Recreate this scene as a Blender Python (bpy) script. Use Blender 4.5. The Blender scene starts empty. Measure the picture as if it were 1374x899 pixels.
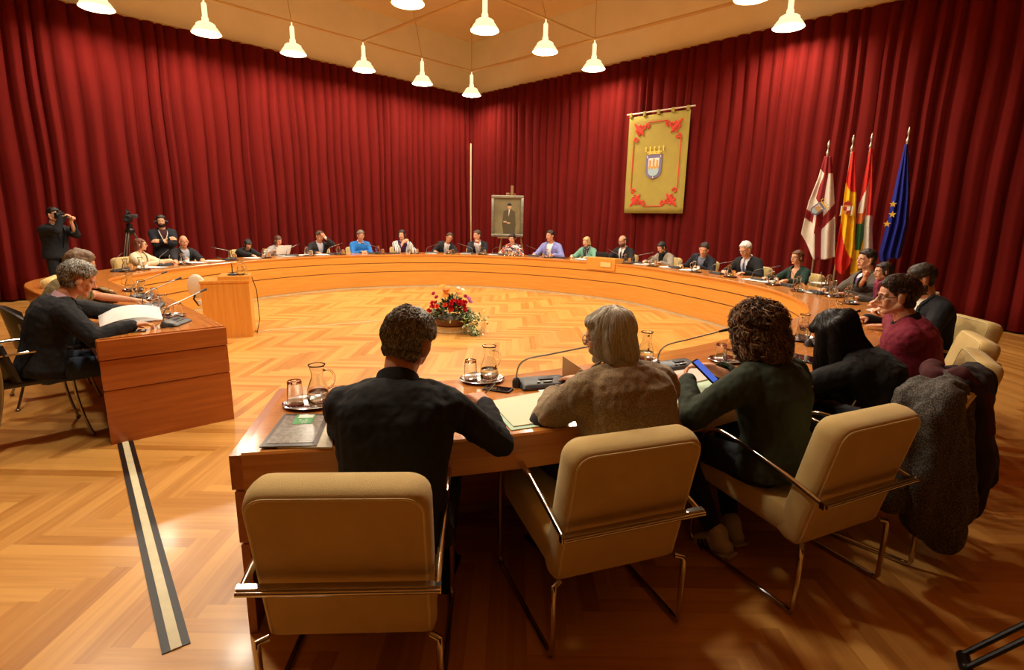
import bpy, math, random
import numpy as np
from mathutils import Vector, Matrix, noise
from mathutils.bvhtree import BVHTree
PI = math.pi
R = math.radians
random.seed(7)
SC = bpy.context.scene
COL = SC.collection
SC.view_settings.view_transform = 'Standard'
SC.view_settings.look = 'None'
SC.view_settings.exposure = 0.0
SC.view_settings.gamma = 1.0
SC.view_settings.use_curve_mapping = False

# ------------------------------------------------------------------ camera
CF, CP, CR, CH = 723.0, R(12.16), R(1.0), 1.59
FW = Vector((0, math.cos(CP), -math.sin(CP)))
_rt = Vector((1, 0, 0)); _up = _rt.cross(FW)
RT = math.cos(CR)*_rt + math.sin(CR)*_up
UP = -math.sin(CR)*_rt + math.cos(CR)*_up
CAM = Vector((0, 0, CH))
cd = bpy.data.cameras.new('camera'); cam = bpy.data.objects.new('camera', cd); COL.objects.link(cam)
cd.sensor_fit = 'HORIZONTAL'; cd.sensor_width = 36.0; cd.lens = 36.0*CF/1374.0
cd.clip_start = 0.05; cd.clip_end = 100
m3 = Matrix((RT, UP, -FW)).transposed()
cam.matrix_world = Matrix.Translation(CAM) @ m3.to_4x4()
SC.camera = cam

def ray(x, y):
    return (FW*CF + RT*(x-687) - UP*(y-449.5)).normalized()
def at(x, y, z=0.0):
    d = ray(x, y); return CAM + d*((z-CH)/d.z)
def atp(x, y, p0, n):
    d = ray(x, y); p0 = Vector(p0); n = Vector(n)
    return CAM + d*((p0-CAM).dot(n)/d.dot(n))
def proj(p):
    v = Vector(p)-CAM; w = v.dot(FW)
    return 687+CF*v.dot(RT)/w, 449.5-CF*v.dot(UP)/w

# ------------------------------------------------------------------ materials
MATS = {}
def newmat(name):
    m = bpy.data.materials.new(name); m.use_nodes = True
    nt = m.node_tree; b = nt.nodes['Principled BSDF']
    MATS[name] = m
    return m, nt, b
def lin(c):
    return tuple(((v/12.92) if v <= .04045 else ((v+.055)/1.055)**2.4) for v in [k/255 for k in c])+(1,)
def mat(name, col, rough=.5, metal=0, nscale=0, var=.15, bump=0, bscale=60, spec=None, stretch=(1,1,1), coat=0, trans=0, ior=1.45, sheen=0, sub=0):
    """plain procedural material: colour varied by noise, optional noise bump"""
    if name in MATS: return MATS[name]
    m, nt, b = newmat(name)
    c = lin(col)
    b.inputs['Base Color'].default_value = c
    b.inputs['Roughness'].default_value = rough
    b.inputs['Metallic'].default_value = metal
    b.inputs['IOR'].default_value = ior
    if spec is not None: b.inputs['Specular IOR Level'].default_value = spec
    if coat: b.inputs['Coat Weight'].default_value = coat; b.inputs['Coat Roughness'].default_value = .08
    if trans: b.inputs['Transmission Weight'].default_value = trans
    if sheen: b.inputs['Sheen Weight'].default_value = sheen; b.inputs['Sheen Roughness'].default_value = .4
    if sub:
        b.inputs['Subsurface Weight'].default_value = sub; b.inputs['Subsurface Scale'].default_value = .02
        b.inputs['Subsurface Radius'].default_value = (1, .35, .2)
    if nscale or bump:
        tc = nt.nodes.new('ShaderNodeTexCoord'); mp = nt.nodes.new('ShaderNodeMapping')
        mp.inputs['Scale'].default_value = stretch
        nt.links.new(tc.outputs['Object'], mp.inputs['Vector'])
    if nscale:
        n = nt.nodes.new('ShaderNodeTexNoise'); n.inputs['Scale'].default_value = nscale; n.inputs['Detail'].default_value = 4
        nt.links.new(mp.outputs[0], n.inputs['Vector'])
        r = nt.nodes.new('ShaderNodeValToRGB')
        r.color_ramp.elements[0].position = .3; r.color_ramp.elements[1].position = .7
        r.color_ramp.elements[0].color = tuple(v*(1-var) for v in c[:3])+(1,)
        r.color_ramp.elements[1].color = tuple(min(1, v*(1+var)) for v in c[:3])+(1,)
        nt.links.new(n.outputs['Fac'], r.inputs[0]); nt.links.new(r.outputs[0], b.inputs['Base Color'])
    if bump:
        n = nt.nodes.new('ShaderNodeTexNoise'); n.inputs['Scale'].default_value = bscale; n.inputs['Detail'].default_value = 3
        nt.links.new(mp.outputs[0], n.inputs['Vector'])
        bp = nt.nodes.new('ShaderNodeBump'); bp.inputs['Strength'].default_value = bump; bp.inputs['Distance'].default_value = .01
        nt.links.new(n.outputs['Fac'], bp.inputs['Height']); nt.links.new(bp.outputs[0], b.inputs['Normal'])
    return m
def woodmat(name, c1, c2, rough=.25, coat=.3, attr=None, scale=1.0, axis=2):
    """wood: long streaky grain; attr = per-plank random number stored on the mesh"""
    if name in MATS: return MATS[name]
    m, nt, b = newmat(name); L = nt.links.new
    uv = nt.nodes.new('ShaderNodeAttribute'); uv.attribute_name = 'grain'
    mp = nt.nodes.new('ShaderNodeMapping'); mp.inputs['Scale'].default_value = (1.5*scale, 34*scale, 34*scale)
    L(uv.outputs['Vector'], mp.inputs['Vector'])
    n = nt.nodes.new('ShaderNodeTexNoise'); n.inputs['Scale'].default_value = 1; n.inputs['Detail'].default_value = 5; n.inputs['Roughness'].default_value = .62
    L(mp.outputs[0], n.inputs['Vector'])
    f = n.outputs['Fac']
    if attr:
        a = nt.nodes.new('ShaderNodeAttribute'); a.attribute_name = attr
        mx = nt.nodes.new('ShaderNodeMath'); mx.operation = 'MULTIPLY_ADD'; mx.inputs[1].default_value = .5
        L(a.outputs['Fac'], mx.inputs[0])
        m2 = nt.nodes.new('ShaderNodeMath'); m2.operation = 'MULTIPLY'; m2.inputs[1].default_value = .62
        L(f, m2.inputs[0]); L(m2.outputs[0], mx.inputs[2]); f = mx.outputs[0]
    r = nt.nodes.new('ShaderNodeValToRGB')
    r.color_ramp.elements[0].position = .28; r.color_ramp.elements[1].position = .74
    r.color_ramp.elements[0].color = lin(c1); r.color_ramp.elements[1].color = lin(c2)
    L(f, r.inputs[0]); L(r.outputs[0], b.inputs['Base Color'])
    b.inputs['Roughness'].default_value = rough
    b.inputs['Coat Weight'].default_value = coat; b.inputs['Coat Roughness'].default_value = .12
    bp = nt.nodes.new('ShaderNodeBump'); bp.inputs['Strength'].default_value = .06; bp.inputs['Distance'].default_value = .004
    L(n.outputs['Fac'], bp.inputs['Height']); L(bp.outputs[0], b.inputs['Normal'])
    return m
def emit(name, col, strength):
    m, nt, b = newmat(name)
    b.inputs['Emission Color'].default_value = lin(col); b.inputs['Emission Strength'].default_value = strength
    b.inputs['Base Color'].default_value = lin(col)
    return m
def stripemat(name, c1, c2, freq, thr=.5, kind='wave', axis='X', rough=.8):
    if name in MATS: return MATS[name]
    m, nt, b = newmat(name); L = nt.links.new
    tc = nt.nodes.new('ShaderNodeTexCoord')
    if kind == 'wave':
        n = nt.nodes.new('ShaderNodeTexWave'); n.bands_direction = axis; n.inputs['Scale'].default_value = freq; n.inputs['Distortion'].default_value = 1.0
        o = n.outputs['Fac']
    elif kind == 'voronoi':
        n = nt.nodes.new('ShaderNodeTexVoronoi'); n.inputs['Scale'].default_value = freq; o = n.outputs['Distance']
    else:
        n = nt.nodes.new('ShaderNodeTexNoise'); n.inputs['Scale'].default_value = freq; o = n.outputs['Fac']
    L(tc.outputs['Object'], n.inputs['Vector'])
    r = nt.nodes.new('ShaderNodeValToRGB'); r.color_ramp.interpolation = 'LINEAR'
    r.color_ramp.elements[0].position = thr-.04; r.color_ramp.elements[1].position = thr+.04
    r.color_ramp.elements[0].color = lin(c1); r.color_ramp.elements[1].color = lin(c2)
    L(o, r.inputs[0]); L(r.outputs[0], b.inputs['Base Color']); b.inputs['Roughness'].default_value = rough
    return m
def floralmat(name, cols, freq):
    if name in MATS: return MATS[name]
    m, nt, b = newmat(name); L = nt.links.new
    tc = nt.nodes.new('ShaderNodeTexCoord'); n = nt.nodes.new('ShaderNodeTexVoronoi'); n.inputs['Scale'].default_value = freq
    L(tc.outputs['Object'], n.inputs['Vector'])
    s = nt.nodes.new('ShaderNodeSeparateColor'); L(n.outputs['Color'], s.inputs[0])
    r = nt.nodes.new('ShaderNodeValToRGB'); r.color_ramp.interpolation = 'CONSTANT'
    for i, c in enumerate(cols):
        e = r.color_ramp.elements[i] if i < 2 else r.color_ramp.elements.new(i/len(cols))
        e.position = i/len(cols); e.color = lin(c)
    L(s.outputs[0], r.inputs[0]); L(r.outputs[0], b.inputs['Base Color']); b.inputs['Roughness'].default_value = .8
    return m

chrome = mat('chrome', (205, 200, 190), .12, 1)
steel = mat('steel', (150, 148, 142), .3, 1)
glassm = mat('clear_glass', (250, 252, 252), .02, trans=1, ior=1.45)
waterm = mat('water', (240, 250, 252), .0, trans=1, ior=1.33)
black_plastic = mat('black_plastic', (22, 22, 23), .4, bump=.1, bscale=300)
grey_plastic = mat('grey_plastic', (66, 66, 68), .35, bump=.1, bscale=300)
lens_glass = mat('lens_glass', (12, 14, 24), .05)
paper = mat('white_paper', (238, 236, 230), .7, nscale=6, var=.03)
mint = mat('mint_card', (196, 226, 196), .7, nscale=6, var=.03)
cream_card = mat('cream_card', (240, 228, 196), .7, nscale=6, var=.03)
upholstery = mat('cream_upholstery', (208, 178, 112), .8, nscale=7, var=.07, bump=.28, bscale=480, sheen=.2)
piping_m = mat('piping', (226, 206, 152), .7, nscale=20, var=.05)

# ------------------------------------------------------------------ mesh builder
class MB:
    """collects shapes for ONE mesh"""
    def __init__(s): s.v = []; s.f = []; s.m = []; s.mats = []
    def mi(s, m):
        if m is None: return 0
        if m not in s.mats: s.mats.append(m)
        return s.mats.index(m)
    def add(s, v, f, m=None, M=None):
        o = len(s.v); k = s.mi(m)
        for p in v:
            s.v.append(tuple(M @ Vector(p)) if M is not None else tuple(p))
        for q in f: s.f.append(tuple(i+o for i in q)); s.m.append(k)
        return s
    def box(s, c, d, m=None, M=None, taper=1.0, bev=0.0):
        x, y, z = d[0]/2, d[1]/2, d[2]/2
        if bev > 0:
            b = min(bev, x*.9, y*.9, z*.9)
            rings = []
            for zz, ins in ((-z, b), (-z+b*.3, b*.3), (-z+b, 0), (z-b, 0), (z-b*.3, b*.3), (z, b)):
                rings.append([(c[0]+px, c[1]+py, c[2]+zz) for px, py in rrect(x-ins, y-ins, max(b*.999-ins*.6, 1e-4), 3)])
            return s.loft(rings, m, M)
        v = [(c[0]+i*x*(taper if k > 0 else 1), c[1]+j*y*(taper if k > 0 else 1), c[2]+k*z) for k in (-1, 1) for j in (-1, 1) for i in (-1, 1)]
        f = [(0, 2, 3, 1), (4, 5, 7, 6), (0, 1, 5, 4), (1, 3, 7, 5), (3, 2, 6, 7), (2, 0, 4, 6)]
        return s.add(v, f, m, M)
    def loft(s, rings, m=None, M=None, caps=True, closed=True):
        n = len(rings[0]); v = [p for r in rings for p in r]; f = []
        for i in range(len(rings)-1):
            for j in range(n if closed else n-1):
                a = i*n+j; b = i*n+(j+1) % n
                f.append((a, b, b+n, a+n))
        if caps and closed:
            f.append(tuple(reversed(range(n)))); f.append(tuple(range((len(rings)-1)*n, len(rings)*n)))
        return s.add(v, f, m, M)
    def tube(s, pts, r, m=None, seg=8, M=None, closed=False, flat=1.0):
        pts = [Vector(p) for p in pts]; n = len(pts); rs = r if hasattr(r, '__len__') else [r]*n
        rings = []; up = None
        for i, p in enumerate(pts):
            if closed: t = pts[(i+1) % n]-pts[i-1]
            else: t = pts[min(i+1, n-1)]-pts[max(i-1, 0)]
            t = t.normalized() if t.length > 1e-9 else Vector((0, 0, 1))
            if up is None:
                up = Vector((0, 0, 1)) if abs(t.z) < .9 else Vector((1, 0, 0))
            a = t.cross(up).normalized(); b = a.cross(t).normalized(); up = b
            rings.append([tuple(p+(a*math.cos(2*PI*k/seg)+b*math.sin(2*PI*k/seg)*flat)*rs[i]) for k in range(seg)])
        if closed: rings.append(rings[0])
        return s.loft(rings, m, M, caps=not closed)
    def lathe(s, prof, m=None, seg=24, M=None, c=(0, 0, 0), sx=1, sy=1):
        rings = [[(c[0]+r*math.cos(2*PI*k/seg)*sx, c[1]+r*math.sin(2*PI*k/seg)*sy, c[2]+z) for k in range(seg)] for r, z in prof]
        return s.loft(rings, m, M)
    def ell(s, c, r, m=None, M=None, seg=14, rows=9, rot=None):
        rings = []
        for i in range(rows+1):
            a = -PI/2+PI*i/rows; cr = max(math.cos(a), .02)
            rg = []
            for k in range(seg):
                p = Vector((r[0]*cr*math.cos(2*PI*k/seg), r[1]*cr*math.sin(2*PI*k/seg), r[2]*math.sin(a)))
                if rot is not None: p = rot @ p
                rg.append((c[0]+p.x, c[1]+p.y, c[2]+p.z))
            rings.append(rg)
        return s.loft(rings, m, M)
    def cap(s, p0, p1, r0, r1, m=None, seg=12, M=None):
        p0 = Vector(p0); p1 = Vector(p1); t = p1-p0
        if t.length < 1e-6: t = Vector((0, 0, 1e-5))
        d = t.normalized()
        pts = [p0-d*r0*.95, p0-d*r0*.8, p0-d*r0*.4, p0, p1, p1+d*r1*.4, p1+d*r1*.8, p1+d*r1*.95]
        rs = [r0*.3, r0*.6, r0*.92, r0, r1, r1*.92, r1*.6, r1*.3]
        return s.tube(pts, rs, m, seg, M)
    def prism(s, poly, z0, z1, m=None, M=None):
        return s.loft([[(x, y, z0) for x, y in poly], [(x, y, z1) for x, y in poly]], m, M)
    def mesh(s, name, smooth=True, ang=40):
        me = bpy.data.meshes.new(name); me.from_pydata(s.v, [], s.f); me.update()
        for m in s.mats: me.materials.append(m)
        if s.mats: me.polygons.foreach_set('material_index', s.m)
        if smooth:
            me.polygons.foreach_set('use_smooth', [True]*len(me.polygons))
            if ang < 180: me.set_sharp_from_angle(angle=R(ang))
        return me
    def build(s, name, m=None, parent=None, smooth=True, loc=None, ang=40):
        me = s.mesh(name, smooth, ang)
        if m is not None:
            me.materials.clear(); me.materials.append(m)
            me.polygons.foreach_set('material_index', [0]*len(me.polygons))
        o = bpy.data.objects.new(name, me); COL.objects.link(o)
        if parent is not None: o.parent = parent
        if loc is not None: o.location = loc
        return o
def rrect(x, y, r, n=4):
    o = []
    for cx, cy, a0 in ((x-r, y-r, 0), (-x+r, y-r, 90), (-x+r, -y+r, 180), (x-r, -y+r, 270)):
        for k in range(n+1):
            a = R(a0+90*k/n); o.append((cx+r*math.cos(a), cy+r*math.sin(a)))
    return o
def empty(name, loc=(0, 0, 0), rz=0, label=None, cat=None, group=None):
    o = bpy.data.objects.new(name, None); COL.objects.link(o); o.location = loc; o.rotation_euler = (0, 0, rz)
    o.empty_display_size = .1
    return tag(o, label, cat, group)
def tag(o, label=None, cat=None, group=None, kind=None):
    if label: o['label'] = label
    if cat: o['category'] = cat
    if group: o['group'] = group
    if kind: o['kind'] = kind
    return o
def dup(root, loc, rz, label=None, group=None, scale=None):
    def cp(o, par):
        c = o.copy(); COL.objects.link(c)
        if par is not None: c.parent = par
        for ch in list(o.children): cp(ch, c)
        return c
    r = cp(root, None); r.location = loc; r.rotation_euler = (0, 0, rz)
    if label: r['label'] = label
    if group: r['group'] = group
    if scale: r.scale = (scale,)*3
    return r
def set_grain(me, fn):
    """store a per-corner grain coordinate: x runs along the grain"""
    a = me.attributes.new('grain', 'FLOAT_VECTOR', 'CORNER')
    out = np.zeros((len(me.loops), 3), np.float32)
    for p in me.polygons:
        for li in p.loop_indices:
            out[li] = fn(me.vertices[me.loops[li].vertex_index].co, p)
    a.data.foreach_set('vector', out.ravel())
def boxgrain(o, axis=0):
    me = o.data
    me.calc_loop_triangles()
    def fn(c, p):
        v = [c.x, c.y, c.z]; l = v.pop(axis)
        return (l, v[0]+v[1]*1.3, v[1]-v[0]*.3)
    set_grain(me, fn); return o
def bezier(p0, p1, p2, p3, n):
    P = [Vector(p) for p in (p0, p1, p2, p3)]; o = []
    for i in range(n+1):
        t = i/n; o.append(P[0]*(1-t)**3+P[1]*3*t*(1-t)**2+P[2]*3*t*t*(1-t)+P[3]*t**3)
    return o
def crom(pts, n=8, loop=False):
    P = [Vector(p) for p in pts]
    if loop: P = [P[-1]]+P+[P[0], P[1]]
    else: P = [2*P[0]-P[1]]+P+[2*P[-1]-P[-2]]
    o = []
    for i in range(1, len(P)-2):
        for k in range(n):
            t = k/n; a, b, c, d = P[i-1:i+3]
            o.append(.5*((2*b)+(c-a)*t+(2*a-5*b+4*c-d)*t*t+(3*b-a-3*c+d)*t**3))
    if not loop: o.append(P[-2])
    return o
# ------------------------------------------------------------------ room
CRN = Vector((-1.35, 17.4, 0))
DL = Vector((-.695, -.719, 0)); DR = Vector((.705, -.709, 0))
NL = Vector((.719, -.695, 0)); NR = Vector((-.709, -.705, 0))      # normals into the room
WL = 24.0; ZC = 5.2; ZT = 6.7

# floor: herringbone parquet, one quad per stave (surface pattern of one floor)
def make_floor():
    W = .078; n = 10; H = W*n
    x0, x1, y0, y1 = -19, 17, -16, 18.5
    fi0, fi1, fj0, fj1 = int(x0/W), int(x1/W), int(y0/W), int(y1/W)
    v = []; f = []; rnd = []; gr = []
    rg = random.Random(3)
    def quad(a, b, c, d, horiz):
        cx, cy = (a+c)/2, (b+d)/2
        if (Vector((cx, cy, 0))-CRN).dot(NL) < -.5 or (Vector((cx, cy, 0))-CRN).dot(NR) < -.5: return
        o = len(v); v.extend([(a, b, 0), (c, b, 0), (c, d, 0), (a, d, 0)]); f.append((o, o+1, o+2, o+3))
        q = rg.random(); rnd.append(q); s = rg.random()*40
        for (px, py) in ((a, b), (c, b), (c, d), (a, d)):
            gr.append((px+s, py, s) if horiz else (py+s, px, s))
    for j in range(fj0, fj1):
        i = j-((j-fi0)//(2*n))*2*n
        i = j % (2*n) + (fi0//(2*n))*2*n - 2*n
        while i < fi1:
            if i+n > fi0: quad(i*W, j*W, (i+n)*W, (j+1)*W, True)
            i += 2*n
    for i in range(fi0, fi1):
        j = (i-2*n+1) % (2*n) + (fj0//(2*n))*2*n - 2*n
        while j < fj1:
            if j+n > fj0: quad(i*W, j*W, (i+1)*W, (j+n)*W, False)
            j += 2*n
    me = bpy.data.meshes.new('floor'); me.from_pydata(v, [], f); me.update()
    a = me.attributes.new('plank', 'FLOAT', 'FACE'); a.data.foreach_set('value', rnd)
    a = me.attributes.new('grain', 'FLOAT_VECTOR', 'CORNER'); a.data.foreach_set('vector', np.array(gr, np.float32).ravel())
    me.materials.append(woodmat('parquet', (174, 116, 50), (214, 158, 82), .3, .12, attr='plank'))
    o = bpy.data.objects.new('floor', me); COL.objects.link(o); tag(o, kind='structure')
make_floor()

frieze_m = mat('cream_plaster', (246, 240, 212), .85, nscale=2, var=.03, bump=.05, bscale=90)
ceil_m = mat('tan_ceiling', (240, 214, 162), .9, nscale=2, var=.03)
def wallbox(name, a, b, z0, z1, nrm, th, m, parent=None):
    """slab from a to b, its room face on the line a-b, thickness away from the room"""
    mb = MB(); o = -nrm*th
    ring = [a, b, b+o, a+o]
    mb.loft([[(p.x, p.y, z0) for p in ring], [(p.x, p.y, z1) for p in ring]])
    return tag(mb.build(name, m, None, smooth=False), kind='structure')
wb = mat('wall_plaster', (120, 84, 60), .9, nscale=2, var=.04)
a = CRN-NL*.32-NR*.32
LB = CRN+DL*WL; RB = CRN+DR*WL
wallbox('wall_left', a-DL*0, LB-NL*.32, 0, ZT, NL, .2, wb)
wallbox('wall_right', a, RB-NR*.32, 0, ZT, NR, .2, wb)
BK = CRN+DL*WL+DR*WL
wallbox('wall_back', LB-NL*.3, BK, 0, ZT, -DL, .2, wb)
wallbox('wall_front', BK, RB-NR*.3, 0, ZT, -DR, .2, wb)
# cream frieze above the curtains, with its small cornice bead
for nm, A0, B0, N, D in (('trim_1', CRN, LB, NL, DL), ('trim_2', CRN, RB, NR, DR)):
    o = wallbox(nm, A0-NL*.12-NR*.12, B0-N*.12, ZC, ZT, N, .2, frieze_m)
    mb = MB(); A1 = A0-NL*.10-NR*.10; B1 = B0-N*.10
    prof = [(0, -.03), (.05, -.03), (.06, 0), (.035, .03), (.0, .05)]
    mb.loft([[(P.x+N.x*u, P.y+N.y*u, ZC+w) for u, w in prof] for P in (A1, B1)])
    tag(mb.build(nm.replace('trim', 'cornice'), mat('cornice', (206, 180, 130), .6, nscale=3, var=.05), None, smooth=False), kind='structure').name = 'trim_%d' % (3 if nm == 'trim_1' else 4)
mb = MB(); mb.loft([[(p.x, p.y, ZT) for p in (CRN+Vector((0,.8,0)), LB+Vector((-.8,0,0)), BK+Vector((0,-.8,0)), RB+Vector((.8,0,0)))], [(p.x, p.y, ZT+.2) for p in (CRN+Vector((0,.8,0)), LB+Vector((-.8,0,0)), BK+Vector((0,-.8,0)), RB+Vector((.8,0,0)))]])
tag(mb.build('ceiling', ceil_m, None, smooth=False), kind='structure')

# curtains: pleated velvet, one drape per wall
curtain_m = mat('red_velvet', (100, 20, 16), .9, nscale=3, var=.10, bump=.12, bscale=160, stretch=(1, 1, .3), spec=.12)
def curtain(A0, D, N, s0, s1, seed, label, name='pleated_curtain'):
    rg = random.Random(seed); cols = []; s = s0
    while s < s1:
        w = rg.uniform(.15, .33); amp = rg.uniform(.10, .19); k = 12; drift = rg.uniform(-.03, .03)
        for i in range(k):
            t = i/k; b = abs(math.sin(PI*t))**.45
            cols.append((s+w*t + .02*math.sin(2*PI*t), amp*b, drift, w))
        s += w
    rows = 13; v = []; f = []
    n = len(cols)
    for r in range(rows):
        z = .03+(ZC-.02-.03)*r/(rows-1); h = 1-r/(rows-1)
        for (s, d, dr, w) in cols:
            g = 1+.25*(1-h)*0 + .12*h*math.sin(s*2.1+seed)
            dd = d*g*(.62+.5*h)+.02*math.sin(s*.9+h*2.2)
            ss = s+dr*h+.012*math.sin(z*2.3+s*3)
            p = A0+D*ss+N*(dd-.02)
            v.append((p.x, p.y, z))
    for r in range(rows-1):
        for i in range(n-1):
            q = r*n+i; f.append((q, q+1, q+1+n, q+n))
    mb = MB(); mb.add(v, f)
    o = mb.build(name, curtain_m, None, ang=180)
    md = o.modifiers.new('thick', 'SOLIDIFY'); md.thickness = .012; md.offset = -1
    return tag(o, label, 'curtain', 'red pleated curtains round the walls')
curtain(CRN, DL, NL, -.08, 6.25, 1, 'dark red pleated curtain on the left wall, between corner and seam')
curtain(CRN, DL, NL, 6.28, WL-.3, 2, 'dark red pleated curtain on the left wall behind the two cameramen')
curtain(CRN, DR, NR, -.08, 10.6, 3, 'dark red pleated curtain on the right wall behind the banner and portrait')
curtain(CRN, DR, NR, 10.62, WL-.3, 4, 'dark red pleated curtain on the right wall behind and beyond the flags')
cp = CRN+NL*.16+NR*.16
mb = MB(); mb.box((cp.x, cp.y, 1.9), (.05, .05, 3.8), bev=.01)
tag(mb.build('trim_5', mat('pale_post', (190, 160, 120), .5, nscale=5, var=.06)), kind='structure')
# dark baseboard behind the curtains' hems
for nm, A0, N, D in (('baseboard_left', CRN, NL, DL), ('baseboard_right', CRN, NR, DR)):
    mb = MB(); P = [A0-N*.2, A0+D*WL-N*.2]
    mb.loft([[(p.x+N.x*u, p.y+N.y*u, w) for u, w in ((0, 0), (.08, 0), (.08, .1), (.06, .12), (0, .12))] for p in P])
    tag(mb.build(nm, mat('dark_base', (96, 70, 52), .4, nscale=8, var=.1), smooth=False), kind='structure')

# ------------------------------------------------------------------ pendant lamps on their rails
LAMP_W = 70; LAMP_C = (1, .90, .72)
lamp_white = mat('lamp_opal_glow', (240, 228, 196), .35, nscale=4, var=.03)
lamp_white.node_tree.nodes['Principled BSDF'].inputs['Emission Color'].default_value = (1, .78, .45, 1)
lamp_white.node_tree.nodes['Principled BSDF'].inputs['Emission Strength'].default_value = 1.3  # glow added to shade and stem, raised to brighten the plaster above
rail_m = mat('rail_cream', (214, 186, 130), .5, nscale=4, var=.04)
glow = emit('lamp_diffuser', (255, 226, 176), 14)
ZL = 4.9
U = Vector((-.69, -.72, 0))*1.675; V = Vector((2.955, -2.845, 0)); L0 = Vector((-1.23, 15.92, 0))
def make_lamp(label):
    t = empty('pendant_lamp', (0, 0, 0), 0, label, 'lamp', 'white pendant lamps on the ceiling rails')
    mb = MB(); prof = [(.05, .29), (.06, .27), (.062, .20), (.13, .185), (.165, .16), (.175, .085), (.225, .06), (.262, 0), (.255, 0), (.215, .052), (.205, .09), (.15, .15), (.03, .165)]
    mb.lathe(prof, seg=28); mb.build('lamp_shade', lamp_white, t)
    mb = MB(); mb.cap((0, 0, .28), (0, 0, .50), .046, .046); mb.tube([(0, 0, .5), (0, 0, .62)], .014); mb.build('lamp_stem', lamp_white, t)
    mb = MB(); mb.lathe([(.02, .085), (.20, .085), (.20, .078), (.12, .064), (.02, .058)], seg=28); mb.build('diffuser', glow, t)
    ld = bpy.data.lights.new('lamp_light', 'AREA'); ld.shape = 'DISK'; ld.size = .38; ld.energy = LAMP_W
    ld.color = LAMP_C
    lo = bpy.data.objects.new('lamp_light', ld); COL.objects.link(lo); lo.parent = t; lo.location = (0, 0, .052)
    return t

ordn = ['at the far corner', 'second', 'third', 'fourth', 'fifth', 'sixth', 'seventh', 'eighth']
rows_ = [('left', 'white pendant lamp in the row along the left curtain, %s from the corner'),
         ('mid', 'white pendant lamp in the middle row, %s from the right curtain'),
         ('right', 'white pendant lamp in the row nearest the right side, %s from the curtain')]
lamp0 = None
for r_ in range(3):
    for k in range((6, 7, 7)[r_]):
        p = L0+V*r_+U*k
        nth = ['first', 'second', 'third', 'fourth', 'fifth', 'sixth', 'seventh', 'eighth', 'ninth'][k]
        lb = rows_[r_][1] % nth
        if lamp0 is None: lamp0 = make_lamp(lb); lamp0.location = (p.x, p.y, ZL)
        else: dup(lamp0, (p.x, p.y, ZL), 0, lb)
zr = ZL+.62
rail = empty('lamp_rail_grid', (L0.x, L0.y, zr), 0, 'cream tubular rail grid below the ceiling that carries the pendant lamps', 'rail')
def railseg(a, b, r=.03, nm='rail'):
    mb = MB(); o = Vector((L0.x, L0.y, zr)); mb.tube([a-o, b-o], r, seg=8); mb.build(nm, rail_m, rail)
for r_ in range(3):
    p = L0+V*r_; railseg(Vector((p.x, p.y, zr)), Vector(((p+U*7.5).x, (p+U*7.5).y, zr)), .022)
for k in (0, 2, 4, 6):
    p = L0+U*k; q = p+V*2; railseg(Vector((p.x, p.y, zr)), Vector((q.x, q.y, zr)), .032)
for r_ in range(3):
    for k in (0, 1, 3, 5):
        p = L0+V*r_+U*k
        railseg(Vector((p.x, p.y, zr)), Vector((p.x-.25*(1 if k else 0), p.y+.3*(1 if k else 0), ZT)), .008, 'hanging_wire')
w = bpy.data.worlds.new('World'); SC.world = w; w.use_nodes = True
w.node_tree.nodes['Background'].inputs[0].default_value = (.9, .6, .35, 1); w.node_tree.nodes['Background'].inputs[1].default_value = .15
# ------------------------------------------------------------------ ring-shaped council table
IN = [(-1.12,2.58),(-0.38,2.73),(0.22,2.98),(1.35,3.71),(2.45,4.72),(3.05,5.5),(3.35,6.68),(3.29,7.86),(2.85,9.2),(2.05,10.8),(0.22,12.2),(-1.6,12.63),(-3.4,11.95),(-4.4,10.95),(-4.95,9.9),(-5.2,8.9),(-5.28,7.9),(-5.2,6.95),(-4.6,6.3),(-3.64,5.55),(-2.69,4.58),(-2.21,4.06)]
CI = crom([(x, y, 0) for x, y in IN], 16)
NI = []
for i in range(len(CI)):
    t = (CI[min(i+1, len(CI)-1)]-CI[max(i-1, 0)]).normalized(); NI.append(Vector((t.y, -t.x, 0)))
# smooth the normals a little so the offset curve stays clean
for _ in range(6):
    NI = [NI[0]]+[(NI[i-1]+NI[i]*2+NI[i+1]).normalized() for i in range(1, len(NI)-1)]+[NI[-1]]
TW = .80; TH = .75
def ring(i, off):
    i = max(0, min(len(CI)-1, i)); k = int(i); f = i-k; k2 = min(k+1, len(CI)-1)
    p = CI[k].lerp(CI[k2], f); n = NI[k].lerp(NI[k2], f).normalized()
    return p+n*off, n
def ring_px(px, off, z=.75, lo=0, hi=None, which=0):
    """index on the ring where a point at that offset shows at column px (which: 0 = farthest)"""
    hi = len(CI)-1 if hi is None else hi; c = []; prev = None; i = lo
    while i <= hi:
        p, n = ring(i, off); u = proj((p.x, p.y, z))[0]
        if prev is not None and (prev-px)*(u-px) <= 0 and abs(u-prev) < 60:
            c.append((p.y, i-.25*abs(u-px)/max(abs(u-prev), 1e-6)))
        prev = u; i += .25
    c.sort(reverse=True)
    return c[which][1] if c else None

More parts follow.
